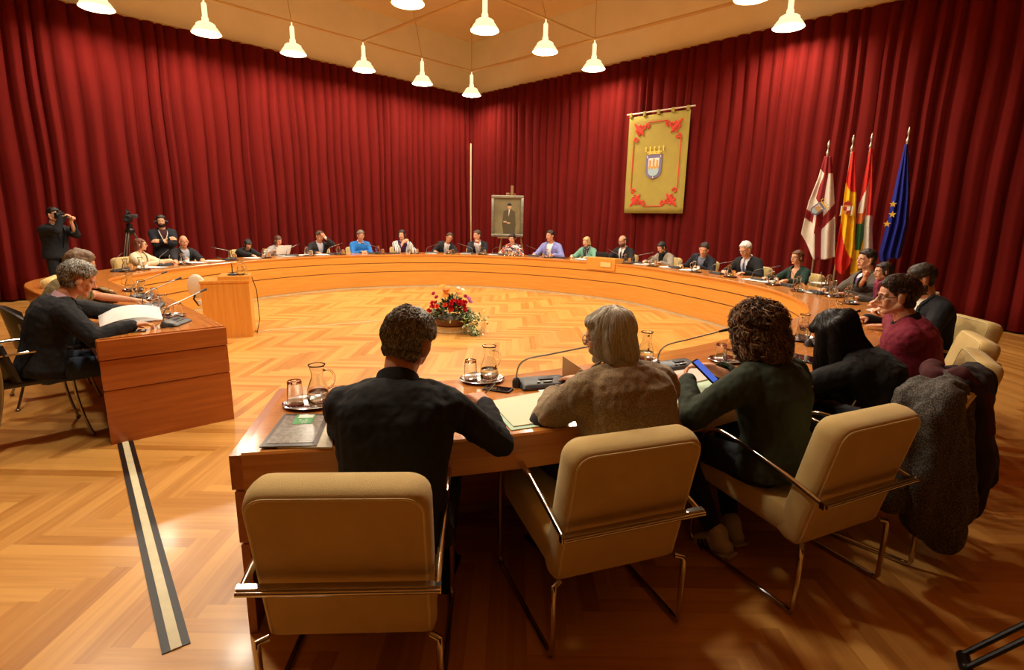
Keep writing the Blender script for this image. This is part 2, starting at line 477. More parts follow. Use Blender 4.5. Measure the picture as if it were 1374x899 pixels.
wood_front = woodmat('oak_veneer', (208, 138, 52), (228, 162, 72), .32, .2)
wood_top = woodmat('polished_oak', (184, 108, 44), (214, 142, 66), .2, .35)
wood_dark = woodmat('red_oak_panel', (158, 82, 30), (190, 110, 48), .3, .25)
groove_m = mat('groove_shadow_line', (92, 66, 38), .5)
table = empty('council_table', (0, 0, 0), 0, 'large ring-shaped orange oak council table with an open gap at the left', 'table')
NC = len(CI)-1
def strip_along(name, prof, i0, i1, m, parent, step=2, caps=True):
    """loft a profile of (offset, z) along the ring"""
    mb = MB(); idx = list(range(i0, i1, step))+[i1]; rings = []
    for i in idx:
        rg = []
        for off, z in prof:
            p, n = ring(i, off); rg.append((p.x, p.y, z))
        rings.append(rg)
    mb.loft(rings, caps=caps)
    o = mb.build(name, m, parent, ang=30)
    acc = {}
    me = o.data; a = me.attributes.new('grain', 'FLOAT_VECTOR', 'CORNER'); out = np.zeros((len(me.loops), 3), np.float32)
    L = [0.0]
    for k in range(1, len(idx)): L.append(L[-1]+(CI[idx[k]]-CI[idx[k-1]]).length)
    npf = len(prof)
    for li, lp in enumerate(me.loops):
        vi = lp.vertex_index; k = vi//npf; q = prof[vi % npf]
        out[li] = (L[k]+i0, q[0]*1.0, q[1])
    a.data.foreach_set('vector', out.ravel())
    return o
strip_along('table_top', [(0, .715), (0, .742), (.008, .75), (TW-.008, .75), (TW, .742), (TW, .60), (TW-.03, .60), (TW-.03, .71)], 0, NC, wood_top, table, 2)
seams = [0, 44, 88, 124, 156, 184, 212, 240, 268, 300, NC]
for a, b in zip(seams[:-1], seams[1:]):
    a2 = a+(.0 if a == 0 else 0); 
    prof = [(.012, .714), (.012, .572), (.026, .566), (.026, .558), (.020, .552), (.020, .375), (.034, .368), (.034, .360), (.028, .354), (.028, .045), (.06, .045), (.06, .714)]
    o = strip_along('front_panel', prof, a, b, wood_front, table, 2)
    # thin dark joint lines where the panels step back
    strip_along('shadow_gap', [(.0245, .5685), (.0225, .5555), (.030, .5555), (.030, .5685)], a, b, groove_m, o, 2)
    strip_along('shadow_gap', [(.0325, .3705), (.0305, .3565), (.038, .3565), (.038, .3705)], a, b, groove_m, o, 2)
strip_along('plinth', [(.036, .0), (.036, .045), (.07, .045), (.07, .0)], 0, NC, mat('pale_plinth', (206, 186, 140), .5, nscale=9, var=.06), table, 2)
def end_panel(i, sgn):
    p0, n = ring(i, 0); t = Vector((-n.y, n.x, 0))*sgn     # away from the ring
    mb = MB()
    for z0, z1, e in ((0.0, .385, .0), (.395, .60, .004), (.61, .742, .012)):
        a = p0+n*.004; b = p0+n*(TW-.004)
        rg = [a-t*.0, b-t*.0, b+t*(.03+e), a+t*(.03+e)]
        mb.loft([[(q.x, q.y, z0) for q in rg], [(q.x, q.y, z1) for q in rg]])
    a = p0+n*.01; b = p0+n*(TW-.01); rg = [a, b, b+t*.022, a+t*.022]
    mb.loft([[(q.x, q.y, .0) for q in rg], [(q.x, q.y, .74) for q in rg]])
    o = mb.build('end_panel', wood_dark, table, smooth=False)
    def fn(c, p): return ((c-p0).dot(n), c.z, (c-p0).dot(t))
    set_grain(o.data, fn)
end_panel(0, -1); end_panel(NC, 1)
# supports on the seat side
for i in list(range(30, NC-10, 36)):
    p, n = ring(i, .42); t = Vector((-n.y, n.x, 0))
    mb = MB(); a = p-n*.34; b = p+n*.20; rg = [a-t*.02, b-t*.02, b+t*.02, a+t*.02]
    mb.loft([[(q.x, q.y, 0) for q in rg], [(q.x, q.y, .712) for q in rg]])
    o = mb.build('support_panel', wood_dark, table, smooth=False)
    set_grain(o.data, lambda c, p_: (c.z, c.x, c.y))
# chair's raised box on the table front, with its little plate
ib0 = ring_px(788, 0, .8); ib1 = ring_px(825.5, 0, .8)
i0, i1 = sorted((ib0, ib1))
pb = empty('raised_front_box', (0, 0, 0), 0, 'raised oak box on the table front carrying a small plate, before the president', 'box')
mb = MB(); rings = []
for k in range(9):
    i = i0+(i1-i0)*k/8; rg = []
    for off, z in ((-.012, .60), (-.012, .835), (-.004, .842), (.24, .842), (.25, .835), (.25, .7505), (.002, .7505), (.002, .60)):
        p, n = ring(i, off); rg.append((p.x, p.y, z))
    rings.append(rg)
mb.loft(rings); o = mb.build('box_shell', wood_front, pb, smooth=False); set_grain(o.data, lambda c, p_: (c.x*.8-c.y*.6, c.z, c.y))
im = (i0+i1)/2-.8; p, n = ring(im, -.018); t = Vector((-n.y, n.x, 0))
mb = MB()
for (u0, u1, z0, z1, d, mm) in ((-.14, .14, .66, .775, 0, mat('plate_frame', (214, 150, 70), .4)), (-.125, .125, .672, .763, .004, mat('plate_cream', (238, 200, 128), .4, nscale=30, var=.1))):
    c = p-n*d; rg = [c+t*u0, c+t*u1, c+t*u1-n*.006, c+t*u0-n*.006]
    mb.loft([[(q.x, q.y, z0) for q in rg], [(q.x, q.y, z1) for q in rg]], mm)
mb.build('name_plate', None, pb, smooth=False)
# ------------------------------------------------------------------ chairs
import bmesh
def fixn(o):
    bm = bmesh.new(); bm.from_mesh(o.data); bmesh.ops.recalc_face_normals(bm, faces=bm.faces); bm.to_mesh(o.data); bm.free(); return o
def cushion(mb, c0, c1, th, w, up, rad=.05, puff=.012, m=None, n=10):
    """padded slab from c0 to c1 (centre line), thickness th along 'up', width w in x, rounded at the c1 end"""
    c0 = Vector(c0); c1 = Vector(c1); ax = (c1-c0); L = ax.length; ax.normalize(); up = Vector(up).normalized()
    rings = []
    # outline in (x, along) plane, stacked through the thickness
    def outline(ins):
        o = []; hw = w/2-ins; r = max(rad-ins*.3, .01); r0 = .02
        for cx, cy, a0, rr in ((hw-r, L-ins-r, 0, r), (-hw+r, L-ins-r, 90, r), (-hw+r0, ins+r0, 180, r0), (hw-r0, ins+r0, 270, r0)):
            for k in range(7):
                a = R(a0+15*k); o.append((cx+rr*math.cos(a), cy+rr*math.sin(a)))
        return o
    for t, ins in ((-.5, .022), (-.47, .008), (-.40, 0), (-.2, -puff*.4), (0, -puff*.6), (.2, -puff*.4), (.40, 0), (.47, .008), (.5, .022)):
        rings.append([tuple(c0+Vector((1, 0, 0))*x+ax*y+up*(t*th)) for x, y in outline(ins)])
    mb.loft(rings, m, caps=True)
CW = .515
def make_armchair(label):
    t = empty('armchair', (0, 0, 0), 0, label, 'armchair', 'cream upholstered armchairs with chrome frames round the table')
    mb = MB(); cushion(mb, (0, .055, .30), (0, -.068, .85), .115, CW, (0, 1, .22), rad=.062); bk = fixn(mb.build('backrest', upholstery, t, ang=50))
    mb = MB()
    hw = CW/2-.012; y0, z0 = -.062*0-.004, .30
    ax = (Vector((0, -.068, .85))-Vector((0, .055, .30))); L = ax.length; ax.normalize(); upv = Vector((0, 1, .22)).normalized()
    for sgn in (-.45, .45):
        pts = []
        for k in range(7): a = R(15*k); pts.append((hw-.055+.055*math.cos(a), L-.012-.055+.055*math.sin(a)))
        pts += [(-x, y) for x, y in reversed(pts)]; pts = [(hw, .02)]+pts+[(-hw, .02)]
        mb.tube([Vector((0, .055, .30))+Vector((1, 0, 0))*x+ax*y+upv*(.115*sgn*1.06) for x, y in pts], .0045, seg=6)
    mb.build('piping', piping_m, bk)
    mb = MB(); cushion(mb, (0, .05, .37), (0, .60, .405), .13, CW-.004, (0, -.06, 1), rad=.05); fixn(mb.build('seat', upholstery, t, ang=50))
    for s in (-1, 1):
        x = s*(CW/2+.022)
        pts = [(x-s*.03, -.02, .305), (x, -.035, .30), (x, -.04, .27), (x, -.04, .03), (x, -.03, .013), (x, 0, .012), (x, .50, .012), (x, .54, .016), (x, .555, .04)]
        pts += bezier((x, .556, .06), (x, .575, .35), (x, .60, .62), (x, .44, .635), 12)
        pts += bezier((x, .42, .635), (x, .25, .63), (x, .05, .575), (x, -.105, .535), 10)
        mb = MB(); mb.tube(pts, .0115, seg=8); mb.build('side_frame', chrome, t, ang=60)
    mb = MB(); x = CW/2+.022
    rg = [(-.112, .520), (-.090, .520), (-.090, .548), (-.112, .548)]
    mb.loft([[(xx, a, b) for a, b in rg] for xx in (-x-.012, x+.012)])
    mb.tube([(-x-.01, -.118, .534), (x+.01, -.118, .534)], .008, seg=8)
    mb.build('back_bar', chrome, t, ang=50)
    return t
armchair0 = None
def armchair(x, y, face, label, sc=1.0):
    """face: direction the sitter looks, degrees from +X"""
    global armchair0
    if armchair0 is None:
        armchair0 = make_armchair(label); armchair0.location = (x, y, 0); armchair0.rotation_euler = (0, 0, R(face-90)); return armchair0
    return dup(armchair0, (x, y, 0), R(face-90), label)
leather = mat('black_leather', (30, 27, 26), .35, nscale=9, var=.1, bump=.15, bscale=200)
def make_sidechair(label):
    t = empty('side_chair', (0, 0, 0), 0, label, 'chair', 'black shell chairs with chrome legs at the left desk')
    # shell back: curved plate wrapping round the sitter
    mb = MB(); rings = []
    for i in range(9):
        z = .47+.36*i/8; w = .25+.015*math.sin(PI*i/8); rg = []; rb = []
        for k in range(15):
            a = -1+2*k/14; hh = z-.10*abs(a)**2.2*(i/8); y = .13*abs(a)**2-.06*i/8-.02
            rg.append((w*a, y, hh)); rb.append((w*a*.97, y+.022, hh))
        rings.append(rg+list(reversed(rb)))
    mb.loft(rings); fixn(mb.build('shell_back', leather, t, ang=60))
    mb = MB(); mb.box((0, .24, .455), (.47, .46, .05), bev=.022); mb.build('seat', leather, t)
    for s in (-1, 1):
        mb = MB(); mb.tube(bezier((s*.235, .02, .70), (s*.25, .06, .50), (s*.20, .02, .30), (s*.27, -.08, .015), 12), .010, seg=8); mb.ell((s*.27, -.08, .012), (.018, .018, .012)); mb.build('leg', steel, t)
        mb = MB(); mb.tube(bezier((s*.22, .40, .44), (s*.22, .40, .3), (s*.23, .42, .15), (s*.25, .46, .015), 8), .010, seg=8); mb.ell((s*.25, .46, .012), (.018, .018, .012)); mb.build('leg', steel, t)
        mb = MB(); mb.tube([(s*.235, .02, .66), (s*.26, .10, .665), (s*.26, .36, .675), (s*.24, .42, .66)], .008, seg=8); mb.build('arm_bar', chrome, t)
    mb = MB(); mb.tube([(-.22, .015, .36), (.22, .015, .36)], .008, seg=6); mb.build('cross_bar', steel, t)
    return t

# ------------------------------------------------------------------ small table ware
silver = mat('tray_silver', (200, 200, 200), .15, 1)
def make_tray(label):
    t = MB(); t.lathe([(.02, .0), (.085, .0), (.10, .012), (.104, .014), (.10, .016), (.082, .005), (.02, .004)], seg=28, sx=1.15)
    o = fixn(t.build('drink_tray', silver)); return tag(o, label, 'tray', 'silver drink trays')
def make_carafe(label):
    r = empty('water_carafe', (0, 0, 0), 0, label, 'carafe', 'glass water carafes')
    k = MB(); prof = [(.015, .0), (.042, .0), (.047, .008), (.050, .035), (.046, .07), (.034, .105), (.026, .125), (.026, .14), (.034, .175), (.038, .182),
                      (.0355, .182), (.031, .172), (.0235, .14), (.0235, .125), (.031, .104), (.043, .07), (.047, .036), (.044, .012), (.015, .008)]
    k.lathe(prof, seg=24); b = fixn(k.build('glass_body', glassm, r, ang=180))
    k = MB(); k.lathe([(.01, .0095), (.0425, .013), (.0455, .036), (.0435, .058), (.01, .058)], seg=24); fixn(k.build('water', waterm, r, ang=60))
    k = MB(); k.tube(bezier((.030, 0, .15), (.085, 0, .16), (.095, 0, .08), (.046, 0, .06), 10), .0055, seg=8); fixn(k.build('handle', glassm, r, ang=180))
    return r
def make_tumbler(label):
    k = MB(); k.lathe([(.0335, .0), (.036, .0), (.036, .0015), (.031, .105), (.029, .110), (.01, .110), (.01, .098), (.028, .097), (.0335, .0015)], seg=24)
    o = fixn(k.build('upturned_tumbler', glassm, None, ang=50)); return tag(o, label, 'tumbler', 'upturned glass tumblers')
PROTO = {}
def place(kind, fn, x, y, z, rz, label, sc=None):
    if kind not in PROTO:
        o = fn(label); PROTO[kind] = o; o.location = (x, y, z); o.rotation_euler = (0, 0, rz)
        if sc: o.scale = (sc,)*3
        return o
    o = dup(PROTO[kind], (x, y, z), rz, label); o.scale = (sc or 1,)*3
    return o
TZ = .7505
def drinks(x, y, rz, who, sc=1.0):
    c, s = math.cos(rz), math.sin(rz)
    place('tray', make_tray, x, y, TZ, rz, 'silver drink tray on the table '+who)
    place('carafe', make_carafe, x+.038*c, y+.038*s, TZ+.0055, rz+.5, 'glass water carafe on the tray '+who)
    place('tumbler', make_tumbler, x-.062*c, y-.062*s, TZ+.0055, rz, 'upturned tumbler on the tray '+who)
def make_mic(label, far=False):
    r = empty('gooseneck_microphone', (0, 0, 0), 0, label, 'microphone', 'gooseneck conference microphones on the table')
    # console: +Y towards the ring centre, neck rises at the left end and leans back over it
    k = MB(); rg = []
    for z, ix, iy in ((0, 0, 0), (.012, .0, .0), (.030, .006, .010), (.034, .014, .016)):
        rg.append([(x, y*1.0, z+.010*(y/.06)*(z > .02)) for x, y in rrect(.125-ix, .062-iy, .016, 3)])
    k.loft(rg); b = k.build('console', grey_plastic, r, ang=30)
    k = MB(); k.box((.02, .012, .0375), (.075, .03, .005), bev=.002); k.build('display', black_plastic, b)
    k = MB(); k.box((.02, -.028, .034), (.05, .012, .005), bev=.002); k.box((-.03, -.028, .034), (.02, .012, .005), bev=.002); k.build('button', steel, b)
    k = MB(); k.lathe([(.022, .0), (.022, .03), (.014, .045), (.008, .05)], seg=14, c=(-.135, .02, 0)); k.build('neck_socket', grey_plastic, r)
    k = MB(); pts = [(-.135, .02, .04)]+bezier((-.135, .02, .06), (-.13, .02, .14), (-.10, .00, .155), (.0, -.04, .175), 10)+[(.20, -.11, .225)]
    k.tube(pts, .0042, seg=8); k.build('gooseneck', steel, r)
    k = MB(); k.cap((.20, -.11, .225), (.255, -.13, .238), .007, .010); k.build('microphone_head', black_plastic, r)
    return r
def mic(x, y, face, who, flip=False):
    o = place('mic', make_mic, x, y, TZ, R(face-90), 'grey gooseneck microphone '+who)
    if flip: o.scale = (-1, 1, 1)
    return o
def make_papers(label):
    k = MB(); rg = random.Random(5)
    for i in range(5):
        a = rg.uniform(-.25, .25); M = Matrix.Translation((rg.uniform(-.03, .03), rg.uniform(-.02, .02), .0015+.0022*i)) @ Matrix.Rotation(a, 4, 'Z')
        k.box((0, 0, 0), (.21, .297, .0018), None, M)
    o = k.build('paper_stack', paper, None, smooth=False); return tag(o, label, 'papers', 'white paper stacks on the table')
def papers(x, y, rz, who, sc=1.0): return place('papers', make_papers, x, y, TZ, rz, 'loose stack of white papers '+who, sc)
def sheet(name, x, y, w, h, rz, m, label, cat='paper', th=.0012, z=0, curl=0.0, group=None):
    k = MB(); n = 8; rg = []
    for i in range(n+1):
        v = i/n; yy = (v-.5)*h; zz = curl*(2*v-1)**2
        rg.append([(-w/2, yy, zz), (w/2, yy, zz), (w/2, yy, zz+th), (-w/2, yy, zz+th)])
    k.loft(rg); o = fixn(k.build(name, m, None, smooth=False)); o.location = (x, y, TZ+z); o.rotation_euler = (0, 0, rz)
    return tag(o, label, cat, group)
# ------------------------------------------------------------------ people
def remesh(mb, voxel, sm=3, name='tmp'):
    me = mb.mesh(name, False); o = bpy.data.objects.new('tmp', me); COL.objects.link(o)
    a = o.modifiers.new('r', 'REMESH'); a.mode = 'VOXEL'; a.voxel_size = voxel
    if sm:
        b = o.modifiers.new('s', 'SMOOTH'); b.factor = .5; b.iterations = sm
    dg = bpy.context.evaluated_depsgraph_get(); dg.update()
    r = bpy.data.meshes.new_from_object(o.evaluated_get(dg))
    bpy.data.objects.remove(o); bpy.data.meshes.remove(me)
    return r
def mesh_arrays(me):
    n = len(me.vertices); co = np.empty(n*3, np.float32); me.vertices.foreach_get('co', co)
    no = np.empty(n*3, np.float32); me.vertices.foreach_get('normal', no)
    return co.reshape(-1, 3).astype(float), no.reshape(-1, 3).astype(float)
def newobj(name, me, m, parent, smooth=True):
    me.materials.clear(); me.materials.append(m)
    me.polygons.foreach_set('use_smooth', [smooth]*len(me.polygons)); me.polygons.foreach_set('material_index', [0]*len(me.polygons))
    me.name = name
    o = bpy.data.objects.new(name, me); COL.objects.link(o); o.parent = parent; return o
def inv_xf(co, M):
    Mi = np.array(M.inverted()); return co@Mi[:3, :3].T+Mi[:3, 3]
def keep_faces(me, vmask):
    """new mesh from faces whose vertices all satisfy vmask"""
    co, no = mesh_arrays(me); idx = -np.ones(len(co), int); f = []
    for p in me.polygons:
        vs = list(p.vertices)
        if all(vmask[v] for v in vs): f.append(vs)
    used = sorted({v for q in f for v in q})
    for k, v in enumerate(used): idx[v] = k
    out = bpy.data.meshes.new('part'); out.from_pydata([tuple(co[v]) for v in used], [], [[int(idx[v]) for v in q] for q in f]); out.update()
    return out, np.array(used, int)
def shell(me, vmask, off, thick, name, m, parent, taper=None):
    """lift part of a surface off as a garment / hair layer with real thickness"""
    co, no = mesh_arrays(me); out, used = keep_faces(me, vmask)
    if len(used) == 0: return None
    o = off if not hasattr(off, '__len__') else np.asarray(off)[used][:, None]
    c2 = co[used]+no[used]*o
    out.vertices.foreach_set('co', c2.astype(np.float32).ravel()); out.update()
    ob = newobj(name, out, m, parent)
    if thick:
        md = ob.modifiers.new('thick', 'SOLIDIFY'); md.thickness = thick; md.offset = -1
    return ob
def wrinkle(me, amp, sc, stretch=(1, 1, 1), seed=0):
    co, no = mesh_arrays(me); s = Vector((seed*3.1, seed*1.7, seed))
    d = np.array([noise.fractal(Vector((c[0]*stretch[0], c[1]*stretch[1], c[2]*stretch[2]))*sc+s, .8, 2.1, 3) for c in co])
    co += no*(d*amp)[:, None]; me.vertices.foreach_set('co', co.astype(np.float32).ravel()); me.update()
SKINS = {'l': (224, 168, 132), 'm': (208, 148, 112), 'd': (186, 124, 92)}
def skin(k): return mat('skin_'+k, SKINS[k], .5, nscale=30, var=.06, sub=.12)
eye_w = mat('eye_white', (228, 222, 214), .2); eye_d = mat('eye_dark', (44, 28, 20), .1); lip_m = mat('lips', (176, 96, 84), .45)

def two_bone(S, W, a, b, pole):
    d = W-S; L = d.length
    if L > (a+b)*.995: W = S+d.normalized()*(a+b)*.995; d = W-S; L = d.length
    x = (a*a-b*b+L*L)/(2*L); h = math.sqrt(max(a*a-x*x, 1e-6)); u = d/L
    p = pole-u*pole.dot(u); p.normalize()
    return S+u*x+p*h, W
def hand(mb, W, d, n, side, mode='flat', s=1.0):
    """W wrist, d pointing to the fingers, n out of the BACK of the hand, side=+1 when the thumb is on d x n side"""
    d = d.normalized(); n = (n-d*n.dot(d)).normalized(); t = d.cross(n)*side    # thumb direction
    P = lambda a, b, c: W+d*a*s+t*b*s+n*c*s
    bend = {'flat': (.12, .12, .10), 'curl': (.45, .5, .4), 'grip': (.9, .95, .6), 'fist': (1.35, 1.4, .9), 'write': (.75, .8, .4), 'phone': (.8, .5, .4)}[mode]
    # palm
    for b_, r_ in ((-.030, .0115), (-.011, .013), (.010, .013), (.029, .0125)):
        mb.cap(P(.005, b_*.62, 0), P(.082-abs(b_+.005)*.25, b_, 0), .0155, r_, seg=10)
    mb.cap(P(-.03, 0, 0), P(.02, 0, 0), .023, .020)
    spec = [(.031, .086, .040, .025, .020, .0086), (.0105, .090, .045, .028, .022, .0088), (-.0105, .086, .042, .026, .021, .0084), (-.031, .078, .033, .021, .018, .0076)]
    for j, (b_, a_, l1, l2, l3, r) in enumerate(spec):
        p = P(a_, b_, .001); ang = 0.0; fan = b_*1.4*(.5 if mode != 'flat' else 1.2)
        k = 1+.12*j if mode in ('curl', 'grip') else 1
        if mode == 'write' and j > 1: k = 1.35
        dd = (d+t*fan).normalized()
        for l, bb in zip((l1, l2, l3), bend):
            ang += bb*k; q = p+(dd*math.cos(ang)-n*math.sin(ang))*l*s
            mb.cap(p, q, r*s, r*s*.93, seg=8); p = q; r *= .94
    # thumb leaves the side of the palm near its base
    o = {'flat': (.75, .62, -.15), 'curl': (.78, .45, -.45), 'grip': (.8, .2, -.65), 'fist': (.7, .0, -.75), 'write': (.85, .1, -.5), 'phone': (.85, .25, -.1)}[mode]
    p0 = P(.018, .022, -.004); v = (d*o[0]+t*o[1]+n*o[2]).normalized(); p1 = p0+v*.043*s
    v2 = (v*.9+d*.35-n*.1).normalized(); p2 = p1+v2*.032*s; v3 = (v2+d*.35).normalized(); p3 = p2+v3*.024*s
    mb.cap(p0, p1, .0135*s, .0115*s); mb.cap(p1, p2, .0112*s, .0098*s, seg=8); mb.cap(p2, p3, .0098*s, .0082*s, seg=8)

def make_person(sp):
    """sp: dict describing build, pose and clothes. Local frame: hips over the origin, +Y is forward, +X the person's right."""
    S = sp.get('s', 1.0); fem = sp.get('fem', False); sit = sp.get('sit', True); vox = sp.get('vox', .0075); vb = sp.get('vb', .006)
    lean = R(sp.get('lean', 12)); side = R(sp.get('side', 0)); twist = R(sp.get('twist', 0)); bw = sp.get('bw', 1.0)*(.9 if fem else 1.0)
    Z = Vector((0, 0, 1)); X = Vector((1, 0, 0)); Y = Vector((0, 1, 0))
    hipz = (.52 if sit else .93)*(S if not sit else 1)
    sl = .515*S*(.95 if fem else 1)
    # spine with growing lean
    N = 12; P = Vector((0, 0, hipz)); sp_pts = []; 
    for i in range(N+1):
        s = i/N; th = lean*(.55+.75*s)+R(sp.get('hunch', 6))*max(0, s-.5)*2; ph = side*(.3+.9*s)
        d = Vector((math.sin(ph), math.sin(th)*math.cos(ph), math.cos(th)*math.cos(ph))).normalized()
        ax = Matrix.Rotation(twist*s, 3, 'Z') @ X; ax = (ax-d*ax.dot(d)).normalized(); fy = d.cross(ax).normalized()
        sp_pts.append((P.copy(), ax, fy, d)); P = P+d*sl/N
    def spine(s):
        k = max(0, min(N, s*N)); i = int(k); i2 = min(i+1, N); f = k-i
        a, b = sp_pts[i], sp_pts[i2]; return a[0].lerp(b[0], f), a[1], a[2], a[3]
    tabs = [(-.10, .185, .128), (0, .19, .13), (.15, .172, .122), (.32, .160, .115), (.5, .172, .122), (.68, .188, .128), (.80, .190, .120), (.90, .165, .098), (.97, .10, .072), (1.0, .062, .058)]
    if fem: tabs = [(-.10, .185, .125), (0, .185, .125), (.15, .165, .115), (.32, .142, .102), (.5, .155, .115), (.64, .170, .128), (.80, .170, .108), (.90, .150, .088), (.97, .09, .064), (1.0, .052, .050)]
    belly = sp.get('belly', 0)
    def torso(mb, inf, s0=-.1, s1=1.0, shp=2.4):
        rings = []
        for s, a, b in tabs:
            if s < s0-1e-6 or s > s1+1e-6: continue
            c, ax, fy, d = spine(s)
            if s < 0: c = c+d*(s*sl)
            a = a*S*bw+inf; b = b*S*(.5+.5*bw)+inf+belly*math.exp(-((s-.25)/.25)**2)
            c = c+fy*belly*.5*math.exp(-((s-.25)/.25)**2); rg = []
            for k in range(26):
                q = 2*PI*k/26; cx, sy = math.cos(q), math.sin(q); r = (abs(cx)**shp+abs(sy)**shp)**(-1/shp)
                rg.append(tuple(c+ax*(a*r*cx)+fy*(b*r*sy)))
            rings.append(rg)
        mb.loft(rings)
    # arms
    shw = .178*S*bw; arms = {}
    ua, fa = .285*S, .255*S
    for k, sg in (('R', 1), ('L', -1)):
        c, ax, fy, d = spine(.86); sj = c+ax*sg*shw+Z*sp.get('shrug', 0)-d*.01
        tgt = Vector(sp.get('h'+k, (sg*.20, .42, .79)))
        pole = Vector(sp.get('p'+k, (sg*.8, -.3, -.9)))
        el, wr = two_bone(sj, tgt, ua, fa, pole); arms[k] = (sj, el, wr, sg)
    # head frame
    ne, ax, fy, d = spine(1.0)
    yaw, pit, rol = [R(v) for v in sp.get('head', (0, 10, 0))]
    HM = Matrix.Rotation(-yaw, 3, 'Z') @ Matrix.Rotation(-pit, 3, 'X') @ Matrix.Rotation(rol, 3, 'Y')
    hl = lean*.8; nd = Vector((math.sin(side), math.sin(hl+.15), math.cos(hl+.15))).normalized()
    hs = S*(.95 if fem else 1.0)*sp.get('hs', 1.0)
    nb = ne+nd*sp.get('nl', .085)*S
    hc = nb+HM@Vector((0, .028, .075))*hs
    H4 = Matrix.Translation(hc) @ HM.to_4x4() @ Matrix.Scale(hs, 4)
    root = empty('person', (0, 0, 0), 0, sp['label'], 'person', sp.get('group'))
    # ---- body: one continuous surface (head, neck, chest, arms, hands)
    mb = MB()
    HP = lambda *p: H4 @ Vector(p)
    hr = HM.copy()
    def hell(c, r): mb.ell(HP(*c), [q*hs for q in r], rot=hr, seg=20, rows=14)
    hell((0, -.016, .030), (.0745, .096, .088)); hell((0, .026, -.028), (.058, .062, .082)); hell((0, .045, .038), (.056, .045, .045))
    jw = .046 if not fem else .040
    for sg in (-1, 1):
        mb.cap(HP(sg*jw, .0, -.055), HP(sg*.012, .068, -.092), .027*hs, .018*hs)
        mb.cap(HP(sg*.038, .06, -.015), HP(sg*.03, .066, -.05), .020*hs, .018*hs)      # cheek
        mb.cap(HP(sg*.012, .089, .024), HP(sg*.044, .074, .020), .010*hs, .010*hs, seg=8)  # brow
        ec = HP(sg*.081, -.004, -.008)
        mb.ell(ec, [.010*hs, .023*hs, .036*hs], rot=hr @ Matrix.Rotation(-.35*sg, 3, 'Z'), seg=12)
    mb.cap(HP(0, .090, .012), HP(0, .112, -.022), .0075*hs, .0115*hs, seg=8); 
    for sg in (-1, 1): mb.cap(HP(sg*.008, .100, -.025), HP(sg*.011, .093, -.027), .008*hs, .008*hs, seg=8)
    mb.ell(HP(0, .086, -.056), [.024*hs, .012*hs, .010*hs], rot=hr)
    nr = (.058 if not fem else .049)*S*sp.get('neck', 1)
    mb.cap(ne-d*.05, HP(0, -.022, -.045), nr*1.06, nr*.98, seg=16)
    torso(mb, -.012, 0, 1.0)
    for k in 'RL':
        sj, el, wr, sg = arms[k]
        mb.cap(sj, el, .046*S, .040*S); mb.cap(el, wr, .040*S, .024*S)
        dr = (wr-el).normalized(); hd = sp.get('d'+k); hd = Vector(hd) if hd else Vector((dr.x, dr.y, dr.z*.3-.05))
        hn = Vector(sp.get('n'+k, (0, 0, 1)))
        # thumb side: for a palm-down hand the thumb points inwards
        hd = hd.normalized(); tside = -1 if hd.cross(hn).dot(Vector((sg, 0, 0))) > 0 else 1
        if 't'+k in sp: tside = sp['t'+k]
        hand(mb, wr, hd, hn, tside, sp.get('m'+k, 'flat' if not sp.get('far') else 'curl'), S*(.92 if fem else 1))
    body = remesh(mb, vb, 2)
    if not sp.get('standfeet'): pass
    bo = newobj('body', body, skin(sp.get('skin', 'l')), root)
    bc, bn = mesh_arrays(body); hloc = inv_xf(bc, H4)
    # ---- face details
    hair_c = sp.get('hair', ('short', (60, 40, 28)))
    hm = sp.get('hairmat') or mat('hair_%d_%d_%d' % hair_c[1], hair_c[1], .5, nscale=60, var=.35, bump=.5, bscale=120, stretch=(1, 1, .25))
    for sg in (-1, 1):
        e = MB(); e.ell((0, 0, 0), (.0115, .0115, .0105), eye_w, seg=12, rows=8); e.ell((0, .0035, 0), (.0058, .0088, .0058), eye_d, seg=10, rows=6)
        eo = e.build('eye', None, root); eo.matrix_local = H4 @ Matrix.Translation((sg*.030, .0775, -.001))
        e = MB(); e.tube([(-.017, -.004, -.002), (-.005, .003, .003), (.008, .004, .003), (.018, -.004, -.003)], [.002, .0042, .004, .002], hm, seg=6)
        eo = e.build('eyebrow', None, root); eo.matrix_local = H4 @ Matrix.Translation((sg*.030, .0905, .0235)) @ Matrix.Rotation(-sg*.32, 4, 'Z')
    e = MB(); e.ell((0, 0, 0), (.0225, .0085, .0065), seg=14, rows=8); eo = e.build('mouth', lip_m, root); eo.matrix_local = H4 @ Matrix.Translation((0, .0925, -.056))
    if sp.get('glasses'):
        e = MB()
        for sg in (-1, 1):
            e.tube([(sg*.031+.024*math.cos(2*PI*k/14), .101-.004*abs(math.cos(2*PI*k/14)), -.001+.018*math.sin(2*PI*k/14)) for k in range(14)], .0017, seg=5, closed=True)
            e.tube([(sg*.054, .098, .004), (sg*.074, .07, .006), (sg*.082, .005, .002), (sg*.080, -.015, -.012)], .0018, seg=5)
        e.tube([(-.008, .102, .003), (0, .104, .006), (.008, .102, .003)], .0016, seg=5)
        eo = e.build('glasses', mat('glasses_frame', (26, 22, 22), .3), root); eo.matrix_local = H4
    if sp.get('beard'):
        x, y, z = hloc.T; msk = (z < -.035) & (y > -.01) & (z > -.125) & ~((abs(x) < .02) & (z > -.063) & (z < -.05)) & (np.abs(x) < .075) & ((y > .0)|(z > -.1))
        shell(body, msk, .0035, .003, 'beard', mat('beard_%d_%d_%d' % sp['beard'], sp['beard'], .9, nscale=200, var=.4, bump=.8, bscale=400), root)
    # ---- hair
    style = hair_c[0]; x, y, z = hloc.T; hair_o = None
    rg = random.Random(sp.get('seed', 1))
    onh = (np.abs(x) < .12) & (z > -.14) & (y > -.16) & (y < .13)
